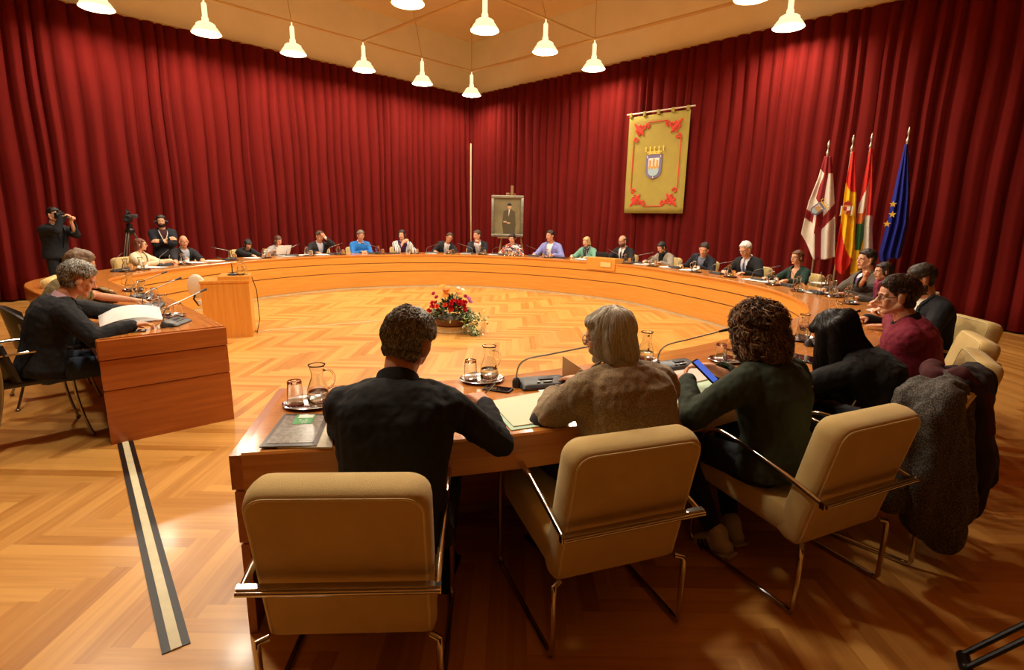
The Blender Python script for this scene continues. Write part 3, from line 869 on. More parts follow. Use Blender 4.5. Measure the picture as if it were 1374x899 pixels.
    if style in ('short', 'crop', 'fringe', 'balding', 'swept'):
        top = sp.get('hh', .013 if style != 'crop' else .011)
        zl = np.where(y < -.03, -.070+.0*y, np.where(y < .015, -.070+(y+.03)/.045*.075, .005+(y-.015)*1.1))
        zl = np.where((y < .015) & (y > -.02) & (np.abs(x) > .070), np.maximum(zl, .018), zl)
        lim = {'fringe': .040, 'swept': .066}.get(style, .060)
        dist = z-zl
        front = np.where(y > .05, z-lim, 1); dist = np.minimum(dist, front)
        if style == 'balding': dist = np.minimum(dist, np.where((z > .055) & (y > -.085), -1, 1))
        msk = onh & (dist > 0) & ~((np.abs(x) > .070) & (z < .028) & (y > -.036))
        nz = np.array([noise.fractal(Vector(p)*28+Vector((sp.get('seed', 1), 0, 0)), .8, 2, 3) if m_ else 0 for p, m_ in zip(hloc, msk)])
        vol = top*(np.clip(dist/.02, 0, 1))*(1+.5*nz)+.002+np.clip((z-.02)/.06, 0, 1)*.006*(style != 'crop'); vol = np.where((np.abs(x) > .058) & (y > -.055) & (z < .04), vol*.45, vol)
        hair_o = shell(body, msk, vol*hs, .004, 'hair', hm, root)
    elif style in ('bob', 'long', 'curly', 'mid'):
        e = MB(); ln = hair_c[2] if len(hair_c) > 2 else .10; vv = .012 if style == 'curly' else 0
        def he(c, r): e.ell(HP(*c), [q*hs for q in r], rot=hr, seg=18, rows=12)
        def hcap(a, b, r0, r1): e.cap(HP(*a), HP(*b), r0*hs, r1*hs, seg=12)
        he((0, -.024, .036), (.088+vv, .104+vv, .096+vv))
        for sg in (-1, 1):
            hcap((sg*.062, .020, .02), (sg*.070, .012, -ln+.02), .026+vv, .024+vv)
            hcap((sg*.066, -.03, .02), (sg*.074, -.035, -ln), .030+vv, .028+vv)
            hcap((sg*.04, -.07, .0), (sg*.042, -.078, -ln-.01), .034+vv, .030+vv)
            he((sg*.035, .045, .072), (.04, .032, .024))
        hcap((0, -.08, .0), (0, -.088, -ln-.015), .034+vv, .030+vv)
        if fem or style == 'mid': he((0, .062, .075), (.05, .028, .025))
        for (ox, oy, ln2, rr) in sp.get('drape', ()):
            a0_ = hc+HM@Vector((ox*.8, oy, .03)); e.cap(a0_, a0_+Vector((ox*.35, oy*.8-.01, -ln2)), rr, rr*.75)
        hme = remesh(e, .008, 2)
        hco, hno = mesh_arrays(hme); hl_ = inv_xf(hco, H4)
        am = {'curly': .016, 'mid': .006}.get(style, .006); fr = {'curly': 34}.get(style, 22)
        st = (1, 1, 1) if style == 'curly' else (1, 1, .3)
        dd = np.array([noise.fractal(Vector((p[0]*st[0], p[1]*st[1], p[2]*st[2]))*fr+Vector((sp.get('seed', 1)*2, 0, 0)), .7, 2, 3) for p in hl_])
        hco = hco+hno*(dd*am)[:, None]
        # open the face
        hx, hy, hz = hl_.T
        tuck = (np.abs(hx) < .058) & (hy > .02) & (hz < .055)
        hme.vertices.foreach_set('co', hco.astype(np.float32).ravel()); hme.update()
        sub, used = keep_faces(hme, ~tuck); hair_o = newobj('hair', sub, hm, root)
    # strands for people close to the camera
    if sp.get('strands') and hair_o is not None:
        add_strands(hair_o, H4, sp['strands'], rg, hm)
    # ---- clothes
    cl = sp.get('cloth', ('jacket', (24, 24, 30))); kind = cl[0]
    cm = sp.get('clothmat') or mat('cloth_%d_%d_%d' % cl[1], cl[1], .85, nscale=14, var=.08, bump=.15, bscale=420)
    inf = {'jacket': .024, 'sweater': .014, 'shirt': .012, 'blouse': .012}[kind]
    def upper(inf, s1, cuff=.0, arm=True, hem=-.1):
        e = MB(); torso(e, inf, hem, s1, 2.5)
        if arm:
            for k in 'RL':
                sj, el, wr, sg = arms[k]
                c, ax_, fy_, d_ = spine(.93)
                e.cap(c+ax_*sg*.07*S, sj+d_*.004, .050*S+inf*.6, .052*S+inf)      # shoulder line
                c2, ax2, fy2, d2 = spine(.72); e.cap(c2+ax2*sg*.10*S, sj-d_*.02, .09*S, .058*S+inf)
                e.cap(sj, el, .055*S+inf, .043*S+inf); end = wr+(el-wr).normalized()*(.012+cuff)
                e.cap(el, end, .043*S+inf, .028*S+inf*.75)
        return e
    upm = remesh(upper(inf, .97 if kind != 'jacket' else .985), vox, 3)
    wrinkle(upm, sp.get('wr', .006), sp.get('wsc', 9), (1, 1, 1), sp.get('seed', 1))
    if vox <= .009 and sp.get('near'): wrinkle(upm, .004, 24, (1, 1, .6), 9)
    uco, uno = mesh_arrays(upm)
    # chest frame
    cc, cax, cfy, cdd = spine(.80); CM = Matrix((cax, cfy, cdd)).transposed().to_4x4(); CM = Matrix.Translation(cc) @ CM
    ul = inv_xf(uco, CM)/S; ux, uy, uz = ul.T
    names = {'jacket': 'jacket', 'sweater': 'sweater', 'shirt': 'shirt', 'blouse': 'blouse'}
    vw = np.clip((uz+.30)/.42, 0, 1)*.085
    if kind == 'jacket':
        op = (uy > .02) & (np.abs(ux) < vw) & (uz > -.30)
        sub, used = keep_faces(upm, ~op); jo = newobj('jacket', sub, cm, root)
        md = jo.modifiers.new('thick', 'SOLIDIFY'); md.thickness = .006; md.offset = -1
        lp = (uy > .01) & (np.abs(ux) >= vw-.004) & (np.abs(ux) < vw+.034*np.clip((uz+.28)/.2, 0.15, 1)) & (uz > -.28)
        shell(upm, lp & (ux > 0), .008, .007, 'lapel', sp.get('lapelmat', cm), jo); shell(upm, lp & (ux < 0), .008, .007, 'lapel', sp.get('lapelmat', cm), jo)
        sc_ = sp.get('shirt', (222, 222, 226)); smt = sp.get('shirtmat') or mat('shirt_%d_%d_%d' % sc_, sc_, .8, nscale=12, var=.04)
        e = MB(); torso(e, .006, -.05, 1.0, 2.3); sm_ = remesh(e, .010, 1); so = newobj('shirt', sm_, smt, root)
        if sp.get('tie'):
            sco, sno = mesh_arrays(sm_); q = inv_xf(sco, CM)/S
            shell(sm_, (q[:, 1] > .01) & (np.abs(q[:, 0]) < .012+.02*np.clip((.1-q[:, 2])/.4, 0, 1)) & (q[:, 2] > -.30) & (q[:, 2] < .14), .014, .006, 'tie', mat('tie_%d_%d_%d' % sp['tie'], sp['tie'], .5, nscale=40, var=.2), root)
    else:
        jo = newobj(names[kind], upm, cm, root); so = None
        vn = sp.get('neckv')      # V or scoop neckline in another cloth or skin
        if vn:
            op = (uy > .01) & (np.abs(ux) < np.clip((uz+vn[0])/(vn[0]+.10), 0, 1)*vn[1]) & (uz > -vn[0])
            sub, used = keep_faces(upm, ~op); me_old = jo.data; jo.data = sub; sub.materials.clear(); sub.materials.append(cm); sub.polygons.foreach_set('use_smooth', [True]*len(sub.polygons))
            md = jo.modifiers.new('thick', 'SOLIDIFY'); md.thickness = .005; md.offset = -1
            if len(vn) > 2 and vn[2]:
                e = MB(); torso(e, .002, -.05, .99, 2.3); newobj('undershirt', remesh(e, .010, 1), vn[2], root)
    # collar
    if sp.get('collar') is not None:
        ccol = sp['collar']; e = MB(); rings = []
        cmat = mat('collar_%d_%d_%d' % ccol, ccol, .8)
        for (h0, r_) in ((-.02, nr+.016), (.012, nr+.011), (.034, nr+.013), (.036, nr+.018), (.010, nr+.024), (-.012, nr+.028)):
            rg_ = []
            for k in range(20):
                q = 2*PI*k/20; cz = h0*S-(.028 if math.sin(q) > .2 else 0)*max(0, math.sin(q))
                rg_.append(tuple(ne-d*.012+ax*(r_*math.cos(q))+fy*(r_*1.02*math.sin(q))+nd*cz))
            rings.append(rg_)
        e.loft(rings, caps=False); fixn(e.build('collar', cmat, root))
    if sp.get('scarf'):
        e = MB(); smat = sp['scarf']
        for j in range(3):
            e.tube([ne+ax*((.078-.006*j)*math.cos(2*PI*k/18))+fy*((.078-.004*j)*math.sin(2*PI*k/18)+.012)+nd*(.03-.03*j+.008*math.sin(3*2*PI*k/18+j)) for k in range(18)], .022, seg=8, closed=True)
        for sg in (-1, 1): e.cap(ne+fy*.09+ax*sg*.02, ne+fy*.155+ax*sg*.035-d*.20, .026, .020)
        sm2 = remesh(e, .008, 2); wrinkle(sm2, .006, 30); newobj('scarf', sm2, smat, root)
    # cuffs
    if sp.get('cuff'):
        for k in 'RL':
            sj, el, wr, sg = arms[k]; dr = (wr-el).normalized(); e = MB(); e.tube([wr-dr*.045, wr-dr*.02, wr+dr*.004], [.031*S, .030*S, .031*S], seg=16)
            e.build('cuff', mat('cuff_white', sp['cuff'], .8), root)
    # ---- trousers and shoes
    tc = sp.get('trousers', (30, 32, 40)); tm = mat('trouser_%d_%d_%d' % tc, tc, .85, nscale=12, var=.08, bump=.15, bscale=420)
    e = MB(); torso(e, .010, -.1, .32, 2.5)
    hipc = sp_pts[0][0]
    kn = sp.get('knee', .16); fz = sp.get('foot', (.0, .40)); feet = []
    for sg in (-1, 1):
        hj = hipc+Vector((sg*.095*S, .0, -.02))
        if sit:
            kj = Vector((sg*kn, .43*S, .50)); aj = Vector((sg*(kn-.02)+fz[0], fz[1], .10))
            if sp.get('feetat'): aj = Vector(sp['feetat'][0 if sg < 0 else 1])
        else:
            kj = hj+Vector((sg*.01, .02, -.43*S)); aj = Vector((sg*.11, -.02, .10))
        e.cap(hj, kj, .092*S*(.6+.4*bw), .068*S, seg=14); e.cap(kj, kj.lerp(aj, .88), .066*S, .048*S, seg=14)
        feet.append((aj, sg))
    tme = remesh(e, .010, 3); wrinkle(tme, .006, 10, seed=3); newobj('trousers', tme, tm, root)
    shm = mat('shoe_%d_%d_%d' % sp.get('shoe', (20, 18, 18)), sp.get('shoe', (20, 18, 18)), .4)
    for aj, sg in feet:
        e = MB(); e.cap((0, -.02, .012), (0, -.02, -.03), .047, .046); e.cap((0, -.045, -.055), (0, .10, -.062), .038, .036); e.cap((0, .10, -.062), (0, .16, -.07), .038, .026); e.cap((0, .02, -.02), (0, .10, -.045), .04, .034)
        sme = remesh(e, .007, 2); so_ = newobj('shoe', sme, shm, root)
        pitch = sp.get('toe', 0); so_.matrix_local = Matrix.Translation(aj) @ Matrix.Rotation(-sg*.18+sp.get('footyaw', 0), 4, 'Z') @ Matrix.Rotation(R(pitch), 4, 'X')
        if sp.get('stripes'):
            e = MB()
            for q in (0, 1, 2):
                for s2 in (-1, 1):
                    e.tube([(s2*.034, .035+.022*q, -.012-.006*q), (s2*.043, .028+.022*q, -.037), (s2*.0425, .018+.022*q, -.068)], .006, seg=5)
            stp = e.build('shoe_stripe', black_plastic, so_)
        e = MB(); e.box((0, .055, -.092), (.082, .27, .016), bev=.007); e.build('sole', mat('sole_%d' % sp.get('shoe', (20, 18, 18))[0], sp.get('sole', (24, 22, 22)), .6), so_)
    info = dict(root=root, H4=H4, arms=arms, hc=hc, spine=spine, ne=ne, body=bo, top=hc.z+.118*hs+.012, head_xy=(hc.x, hc.y))
    return info

def add_strands(hair, H4, spec, rg, hm):
    """real hair strands (thin tubes) lying on the hair volume; joined into the hair mesh"""
    n, length, step, curl, rad = spec['n'], spec['len'], spec.get('step', .007), spec.get('curl', 0), spec.get('r', .0009)
    me = hair.data; co, no = mesh_arrays(me)
    bvh = BVHTree.FromPolygons([tuple(c) for c in co], [tuple(p.vertices) for p in me.polygons])
    Hi = H4.inverted(); up = (H4.to_3x3() @ Vector((0, 0, 1))).normalized(); fw = (H4.to_3x3() @ Vector((0, 1, 0))).normalized()
    crown = H4 @ Vector(spec.get('crown', (0, -.05, .12))); grav = spec.get('grav', .5)
    faces = list(me.polygons); areas = np.array([p.area for p in faces]); cs = np.cumsum(areas)/areas.sum()
    V = [tuple(c) for c in co]; F = [tuple(p.vertices) for p in faces]; MI = [0]*len(F)
    for q in range(n):
        fi = int(np.searchsorted(cs, rg.random())); fi = min(fi, len(faces)-1); p = faces[fi].center.copy(); nn = faces[fi].normal.copy()
        L = length*rg.uniform(.6, 1.25); k = max(3, int(L/step)); pts = []; ph = rg.uniform(0, 6.28); hr_ = curl*rg.uniform(.6, 1.3)
        jit = Vector((rg.gauss(0, .25), rg.gauss(0, .25), rg.gauss(0, .25)))
        for i in range(k+1):
            lift = spec.get('lift', .002)*(1-math.cos(min(1, i/k*1.2)*PI/2))+spec.get('lift0', .0015)
            base = p+nn*lift
            dr = (p-crown); dr = dr-nn*dr.dot(nn); dr = (dr.normalized()+(-up*grav)+jit*.6)
            dr = (dr-nn*dr.dot(nn)).normalized()
            if hr_:
                b2 = dr.cross(nn).normalized(); a = ph+i*spec.get('freq', 1.3)
                base = base+b2*(hr_*math.cos(a))+nn*(hr_*(1+math.sin(a)))
            pts.append(base); p2 = p+dr*step
            hit = bvh.find_nearest(p2)
            if hit[0] is None: break
            if (hit[0]-p2).length > step*1.3: p = p2
            else: p = hit[0]; nn = hit[1]
        if len(pts) < 3: continue
        sg = 3; o = len(V); upv = nn
        for i, pt in enumerate(pts):
            t = (pts[min(i+1, len(pts)-1)]-pts[max(i-1, 0)]).normalized(); a = t.cross(upv); a = a.normalized() if a.length > 1e-5 else t.orthogonal().normalized(); b = a.cross(t)
            r = rad*(1-.75*(i/(len(pts)-1))**2)
            for j in range(sg): V.append(tuple(pt+a*(r*math.cos(2*PI*j/sg))+b*(r*math.sin(2*PI*j/sg))))
        for i in range(len(pts)-1):
            for j in range(sg): F.append((o+i*sg+j, o+i*sg+(j+1) % sg, o+(i+1)*sg+(j+1) % sg, o+(i+1)*sg+j))
        MI += [1+q % 3]*((len(pts)-1)*sg)
    nm = bpy.data.meshes.new('hair'); nm.from_pydata(V, [], F); nm.update()
    nm.materials.append(hm)
    for c in spec['cols']: nm.materials.append(mat('strand_%d_%d_%d' % c, c, .38))
    nm.polygons.foreach_set('material_index', MI); nm.polygons.foreach_set('use_smooth', [True]*len(nm.polygons))
    hair.data = nm
# ------------------------------------------------------------------ seating
def setroot(info, face, head=None, root=None, z=0.0):
    o = info['root']; a = R(face-90); o.rotation_euler = (0, 0, a)
    if root is not None: o.location = (root[0], root[1], z)
    else:
        c, s = math.cos(a), math.sin(a); hx, hy = info['head_xy']
        o.location = (head[0]-(c*hx-s*hy), head[1]-(s*hx+c*hy), z)
    return o.location.copy()
def seat_far(px, label, short, top=1.27, hoff=.93, dface=0, items=True, which=0, chair=None, **sp):
    i = ring_px(px, hoff, 1.15, which=which); p, n = ring(i, hoff)
    face = math.degrees(math.atan2(-n.y, -n.x))+dface
    lean = sp.get('lean', 12); sp.setdefault('vb', .0075); sp.setdefault('vox', .011); sp['far'] = True
    sl = .8*math.cos(R(lean))**.8
    sp['s'] = max(.86, min(1.05, (top-.525)/sl)); sp['label'] = label; sp.setdefault('seed', int(px))
    info = make_person(sp); root = setroot(info, face, head=(p.x, p.y))
    f = Vector((math.cos(R(face-dface*.5)), math.sin(R(face-dface*.5)), 0))
    cpos = root-f*.25
    sh = Vector((-f.y, f.x, 0))*(chair or 0)
    armchair(cpos.x+sh.x, cpos.y+sh.y, face-dface*.7, 'cream armchair of '+short)
    return i, face
def tabled(i, off, du=0):
    p, n = ring(i, off); t = Vector((-n.y, n.x, 0)); return p+t*du, n, t
W_ = 'jacket'
# ---- near row, backs to the camera
tweed = stripemat('tweed_brown', (124, 100, 66), (160, 134, 92), 230, .5, 'noise')
tweed.node_tree.nodes['Principled BSDF'].inputs['Sheen Weight'].default_value = .2
def w2l(p, root, face):
    a = -R(face-90); d = Vector((p[0]-root[0], p[1]-root[1])); return Vector((d.x*math.cos(a)-d.y*math.sin(a), d.x*math.sin(a)+d.y*math.cos(a), p[2]))
def near(root, face, hR, hL, **sp):
    sp['hR'] = w2l(hR, root, face) if hR[2] > -5 else Vector(hR[:2]+(.6,)); sp['hL'] = w2l(hL, root, face)
    for k in ('dR', 'dL', 'nR', 'nL'):
        if k in sp: sp[k] = w2l(Vector(root+(0,))[:2] and (sp[k][0]+root[0], sp[k][1]+root[1], sp[k][2]), root, face)
    sp.setdefault('vb', .0052); sp.setdefault('vox', .0075); sp['near'] = True
    info = make_person(sp); setroot(info, face, root=root); return info
P27 = near((-.405, 1.71), 93, tuple(at(650, 540, .825)), (-.50, 2.20, .79), s=1.0, lean=19, hunch=18, bw=1.06, head=(24, 26, 6), skin='m',
    cloth=('shirt', (17, 17, 19)), hair=('crop', (116, 100, 80)), hh=.013, strands=dict(n=5200, len=.022, step=.006, cols=[(112, 98, 78), (160, 148, 126), (84, 70, 52)], grav=.9, r=.0009, lift=.003),
    collar=(17, 17, 19), mR='curl', mL='curl', dR=(-.5, .85, .12), pR=(.9, -.7, -1.0), pL=(-.9, -.2, -.9), trousers=(22, 24, 32), wr=.007,
    label='person in a black shirt with short greying hair, writing, back to camera')
P26 = near((.49, 2.02), 112, (.30, 2.66, .79), (.20, 2.42, .79), s=.97, lean=13, hunch=14, bw=1.05, nl=.062, head=(-36, 12, -2), skin='l', glasses=True,
    clothmat=tweed, cloth=('jacket', (100, 80, 50)), hair=('mid', (226, 216, 194), .075), strands=dict(n=3600, len=.115, step=.010, cols=[(232, 224, 204), (248, 242, 228), (204, 190, 160)], grav=1.3, r=.0011, lift=.003),
    beard=(200, 190, 170), collar=(190, 190, 180), mR='curl', mL='curl', pL=(-1, -.6, -.75), pR=(1, 0, -.8), trousers=(60, 52, 40), wr=.007,
    label='person in a brown tweed jacket with long silver hair and glasses, back to the camera')
P25 = near((1.22, 2.30), 119, tuple(at(948, 492, .86)), tuple(at(921, 511, .84)), s=.95, fem=True, bw=1.1, lean=13, hunch=10, head=(2, 18, 0), skin='l',
    cloth=('jacket', (44, 52, 36)), hair=('curly', (92, 62, 38), .11), strands=dict(n=2300, len=.13, step=.005, cols=[(112, 74, 44), (176, 130, 84), (76, 48, 30)], grav=.5, curl=.011, freq=.75, r=.0018, lift=.010),
    mR='phone', mL='phone', nR=(.2, .3, .9), pL=(-.9, -.2, -.7), pR=(1, 0, -.8), trousers=(26, 34, 44), shoe=(214, 210, 200), sole=(206, 202, 192), stripes=True,
    feetat=((-.13, .18, .085), (.02, .22, .085)), toe=-18, wr=.006,
    label='person with curly brown hair in a dark green jacket holding a blue-screened phone')
P24 = near((2.03, 2.66), 131, tuple(at(1098, 506, .785)), (1.60, 3.02, .79), s=.96, fem=True, bw=1.16, hs=1.06, lean=33, hunch=22, head=(-14, 40, 0), skin='l',
    cloth=('blouse', (14, 14, 16)), hair=('long', (20, 15, 14), .26), drape=((-.075, .0, .34, .055), (.075, .0, .32, .055), (-.05, -.08, .26, .055), (.05, -.08, .26, .055), (0, -.10, .22, .055), (-.10, -.05, .30, .05)), strands=dict(n=3200, len=.22, step=.012, cols=[(22, 17, 16), (36, 28, 25), (14, 11, 10)], grav=1.6, r=.0011, lift=.004),
    mR='curl', mL='curl', pL=(-1, -.1, -.5), trousers=(20, 20, 24), wr=.006,
    label='person with long black hair in black bent low over a tablet on the table')
P23 = near((2.55, 3.27), 146, tuple(at(1176, 404, 1.0)), tuple(at(1168, 407, .995)), s=1.0, lean=12, hunch=8, bw=1.24, belly=.03, nl=.07, head=(-14, 8, 0), skin='l', glasses=True,
    cloth=('sweater', (118, 16, 44)), hair=('short', (40, 27, 21)), hh=.010, strands=dict(n=2600, len=.03, step=.007, cols=[(64, 44, 34), (88, 62, 46), (46, 32, 26)], grav=.8, r=.0011, lift=.003),
    collar=(24, 22, 24), mR='fist', mL='fist', dR=(-.55, .35, .6), dL=(-.35, .5, .65), pL=(-.8, .3, -1), pR=(.9, .2, -1), wr=.006,
    label='person in a burgundy sweater and glasses with clasped hands at the right of the table')
for nm, root, f, lb in (('27', (-.49, 1.47), 93, 'cream armchair at the table end, behind the person in the black shirt'),
                        ('26', (.415, 1.83), 110, 'cream armchair behind the person in the brown tweed jacket'),
                        ('25', (1.42, 2.10), 115, 'cream armchair behind the curly-haired person in the green jacket')):
    armchair(root[0], root[1], f, lb)
# P24's chair, draped with coats, and two turned empty backs to its right
armchair(2.10, 2.50, 131, 'cream armchair hidden under coats at the right of the near row')
armchair(2.70, 3.10, 150, 'cream armchair behind the person in the burgundy sweater, lower of two turned backs')
c_ = at(1300, 427, .84); armchair(3.16, 3.66, 154, 'cream armchair turned edge-on, just beyond the burgundy sweater')
# ---- right side
def world_person(hpos, face, dchair=True, short='', chairoff=(0, 0), **sp):
    sp.setdefault('vb', .0065); sp.setdefault('vox', .009); info = make_person(sp); r = setroot(info, face, head=hpos)
    if dchair: armchair(r.x-.25*math.cos(R(face))+chairoff[0], r.y-.25*math.sin(R(face))+chairoff[1], face, 'cream armchair of '+short)
    return info
world_person((3.36, 4.45), 172, short='the bearded person in a dark blazer', s=.98, lean=8, head=(6, 22, 0), skin='m', hair=('short', (50, 38, 28)), beard=(70, 52, 38),
    cloth=(W_, (22, 24, 32)), shirt=(228, 220, 200), collar=(228, 220, 200), label='bearded person in a dark blazer and pale shirt looking down, near the right curtain')
floral_tee = floralmat('graphic_tee', [(230, 226, 236), (120, 84, 150), (40, 34, 44), (214, 208, 224), (150, 120, 176)], 22)
seat_far(1162, 'person in a grey jacket over a printed tee, looking left below the Spanish flag', 'the person in the printed tee', 1.31, dface=8, lean=4, head=(0, 2, 0), hair=('short', (34, 26, 22)),
    cloth=(W_, (92, 84, 74)), shirtmat=floral_tee, label2='')
seat_far(1186, 'person with short dark hair and a pink scarf, hand held to the chin', 'the person in the pink scarf', 1.22, dface=0, lean=12, fem=True, head=(-5, 4, 0), hair=('bob', (44, 28, 22), .045),
    cloth=(W_, (70, 66, 62)), scarf=mat('pink_scarf', (156, 66, 92), .85, nscale=40, var=.25), hR=(.02, .30, 1.0), mR='fist', dR=(-.1, .0, 1))
# ---- far side, right to left
seat_far(1070, 'person in a dark green V-neck sweater with short wavy brown hair and glasses', 'the person in the green V-neck sweater', 1.25, dface=8, lean=5, fem=True, head=(-2, 0, 0), glasses=True,
    hair=('bob', (96, 58, 34), .055), cloth=('sweater', (20, 50, 42)), neckv=(.16, .075), chair=-.12)
seat_far(1000, 'white-haired person in a black suit, blue tie and glasses reading a card', 'the white-haired person', 1.31, lean=14, head=(0, 24, 0), glasses=True, hair=('swept', (226, 222, 214)),
    cloth=(W_, (20, 20, 24)), shirt=(228, 228, 232), tie=(60, 90, 150), collar=(228, 228, 232), chair=-.1, dface=10)
seat_far(945, 'dark-haired person in a navy jacket and grey scarf leaning sideways', 'the leaning person in the navy jacket', 1.25, lean=22, side=-14, head=(-20, 20, -10), hair=('short', (44, 30, 22)),
    cloth=(W_, (24, 26, 38)), shirt=(130, 140, 160), collar=(110, 120, 140), dface=14, chair=-.2)
seat_far(888, 'dark-haired person in a grey checked jacket and black scarf looking down', 'the person in the grey checked jacket', 1.24, lean=14, fem=True, head=(8, 24, 0), hair=('bob', (28, 20, 18), .03),
    clothmat=stripemat('grey_check', (120, 112, 98), (164, 154, 138), 160, .5, 'noise'), cloth=(W_, (140, 130, 112)), shirt=(24, 22, 24), scarf=mat('black_scarf', (20, 19, 22), .9, nscale=30, var=.3), chair=-.14)
seat_far(835, 'balding person in a black suit, tie and glasses beside the raised box', 'the balding person in glasses', 1.30, lean=8, head=(0, 16, 0), glasses=True, hair=('balding', (60, 42, 32)), beard=(90, 70, 56),
    cloth=(W_, (22, 21, 24)), shirt=(226, 222, 220), tie=(30, 26, 32), collar=(226, 222, 220), chair=-.12, skin='m')
seat_far(787, 'blonde person in a sea-green jacket with a dark patterned scarf', 'the blonde person in sea-green', 1.27, lean=10, fem=True, head=(0, 12, 0), hair=('bob', (196, 160, 104), .075),
    cloth=(W_, (110, 160, 138)), shirt=(40, 50, 60), scarf=floralmat('dark_floral_scarf', [(34, 38, 48), (180, 190, 190), (50, 70, 80), (24, 26, 34)], 60), chair=-.14)
seat_far(738, 'dark-haired person in a lavender blazer, right of the portrait', 'the person in the lavender blazer', 1.35, lean=7, head=(14, 4, 0), hair=('short', (34, 24, 20)), skin='m',
    cloth=(W_, (132, 136, 196)), shirt=(226, 226, 232), collar=(226, 226, 232), chair=-.12, hR=(.26, .42, .79), hL=(-.24, .42, .79))
seat_far(687, 'person with short dark hair in a red, black and white floral top before the portrait', 'the person in the floral top', 1.29, lean=10, fem=True, head=(0, 14, 0), hair=('bob', (38, 24, 20), .0),
    cloth=('blouse', (40, 40, 60)), clothmat=floralmat('floral_blouse', [(36, 36, 58), (222, 214, 210), (220, 84, 40), (60, 60, 80), (214, 208, 206), (30, 28, 44)], 26), chair=-.12)
seat_far(640, 'person in a dark jacket with hands joined at the mouth, turned to a neighbour', 'the person with hands joined at the mouth', 1.31, lean=12, head=(34, 4, 0), hair=('short', (70, 56, 44)), skin='m',
    cloth=(W_, (26, 26, 38)), shirt=(232, 232, 236), collar=(232, 232, 236), hR=(.05, .28, .99), hL=(-.04, .29, .98), mR='fist', mL='fist', dR=(-.3, .2, .9), dL=(.3, .2, .9), cuff=(236, 236, 240), dface=8, chair=-.08)
seat_far(603, 'person in glasses and a dark jacket leaning over towards a neighbour', 'the leaning person in glasses', 1.25, lean=16, side=-16, head=(-16, 10, -16), glasses=True, hair=('short', (70, 50, 36)), skin='m',
    cloth=(W_, (26, 25, 30)), shirt=(206, 206, 206), chair=.04)
seat_far(539, 'person in a black and white striped jacket over purple, one hand on the chest', 'the person in the striped jacket', 1.33, lean=5, fem=True, head=(24, 2, 0), hair=('bob', (34, 26, 24), .035),
    cloth=(W_, (226, 222, 220)), clothmat=stripemat('black_white_stripe', (40, 36, 48), (232, 230, 226), 9, .35, 'wave', 'X'), shirt=(66, 28, 72), lapelmat=mat('purple_cloth', (66, 28, 72), .8, nscale=20, var=.1), hR=(.0, .26, 1.0), mR='curl', dR=(-.8, .1, .5), nR=(0, 1, .2))
seat_far(484, 'grey-haired person in a bright blue sweater with folded hands on the table', 'the person in the blue sweater', 1.28, lean=13, head=(-4, 14, 0), hair=('short', (110, 98, 84)), skin='m',
    cloth=('sweater', (34, 116, 196)), collar=(230, 230, 234), hR=(.05, .44, .79), hL=(-.05, .44, .79), bw=1.06)
seat_far(429, 'person in a dark jacket and pale shirt rubbing the eyes with one hand', 'the person rubbing the eyes', 1.26, lean=12, head=(0, 16, 0), hair=('short', (80, 64, 50)), skin='m',
    cloth=(W_, (34, 30, 36)), shirt=(200, 204, 222), collar=(214, 216, 228), hL=(-.045, .33, 1.12), mL='curl', dL=(.5, -.1, .8), nL=(0, 1, .1), cuff=(220, 222, 232), chair=.14)
seat_far(373, 'person with brown hair in a grey patterned jacket holding up a white sheet', 'the person in the grey patterned jacket', 1.20, lean=12, fem=True, head=(4, 20, 0), hair=('bob', (84, 48, 34), .08),
    cloth=(W_, (150, 142, 138)), clothmat=floralmat('grey_pattern', [(166, 160, 156), (120, 112, 110), (190, 184, 180), (140, 132, 130)], 90), shirt=(214, 206, 204), hR=(.24, .40, .86), hL=(.06, .40, .86), mR='grip', mL='grip', chair=.14)
seat_far(332, 'dark-haired person in black writing with the head bowed low', 'the bowed person in black', 1.13, lean=30, fem=True, head=(18, 36, 0), hair=('bob', (26, 20, 20), .07),
    cloth=(W_, (22, 20, 24)), shirt=(30, 26, 30), hR=(.16, .62, .79), hL=(-.12, .56, .79), chair=.22)
seat_far(246, 'bald person in a black jacket and open pale shirt at the left table bend', 'the bald person', 1.21, lean=8, head=(14, 10, 0), hair=('none', (90, 70, 56)),
    cloth=(W_, (24, 23, 28)), shirt=(170, 176, 186), collar=(180, 186, 196), hR=(.34, .46, .79), hL=(-.1, .48, .79), chair=.22, dface=-18, skin='m')
seat_far(188, 'person with brown bobbed hair and glasses in a cream jacket', 'the person in the cream jacket', 1.17, lean=4, fem=True, head=(-16, 0, 0), glasses=True, hair=('bob', (104, 58, 38), .07),
    cloth=(W_, (232, 218, 180)), shirt=(216, 196, 160), chair=.12, dface=14)
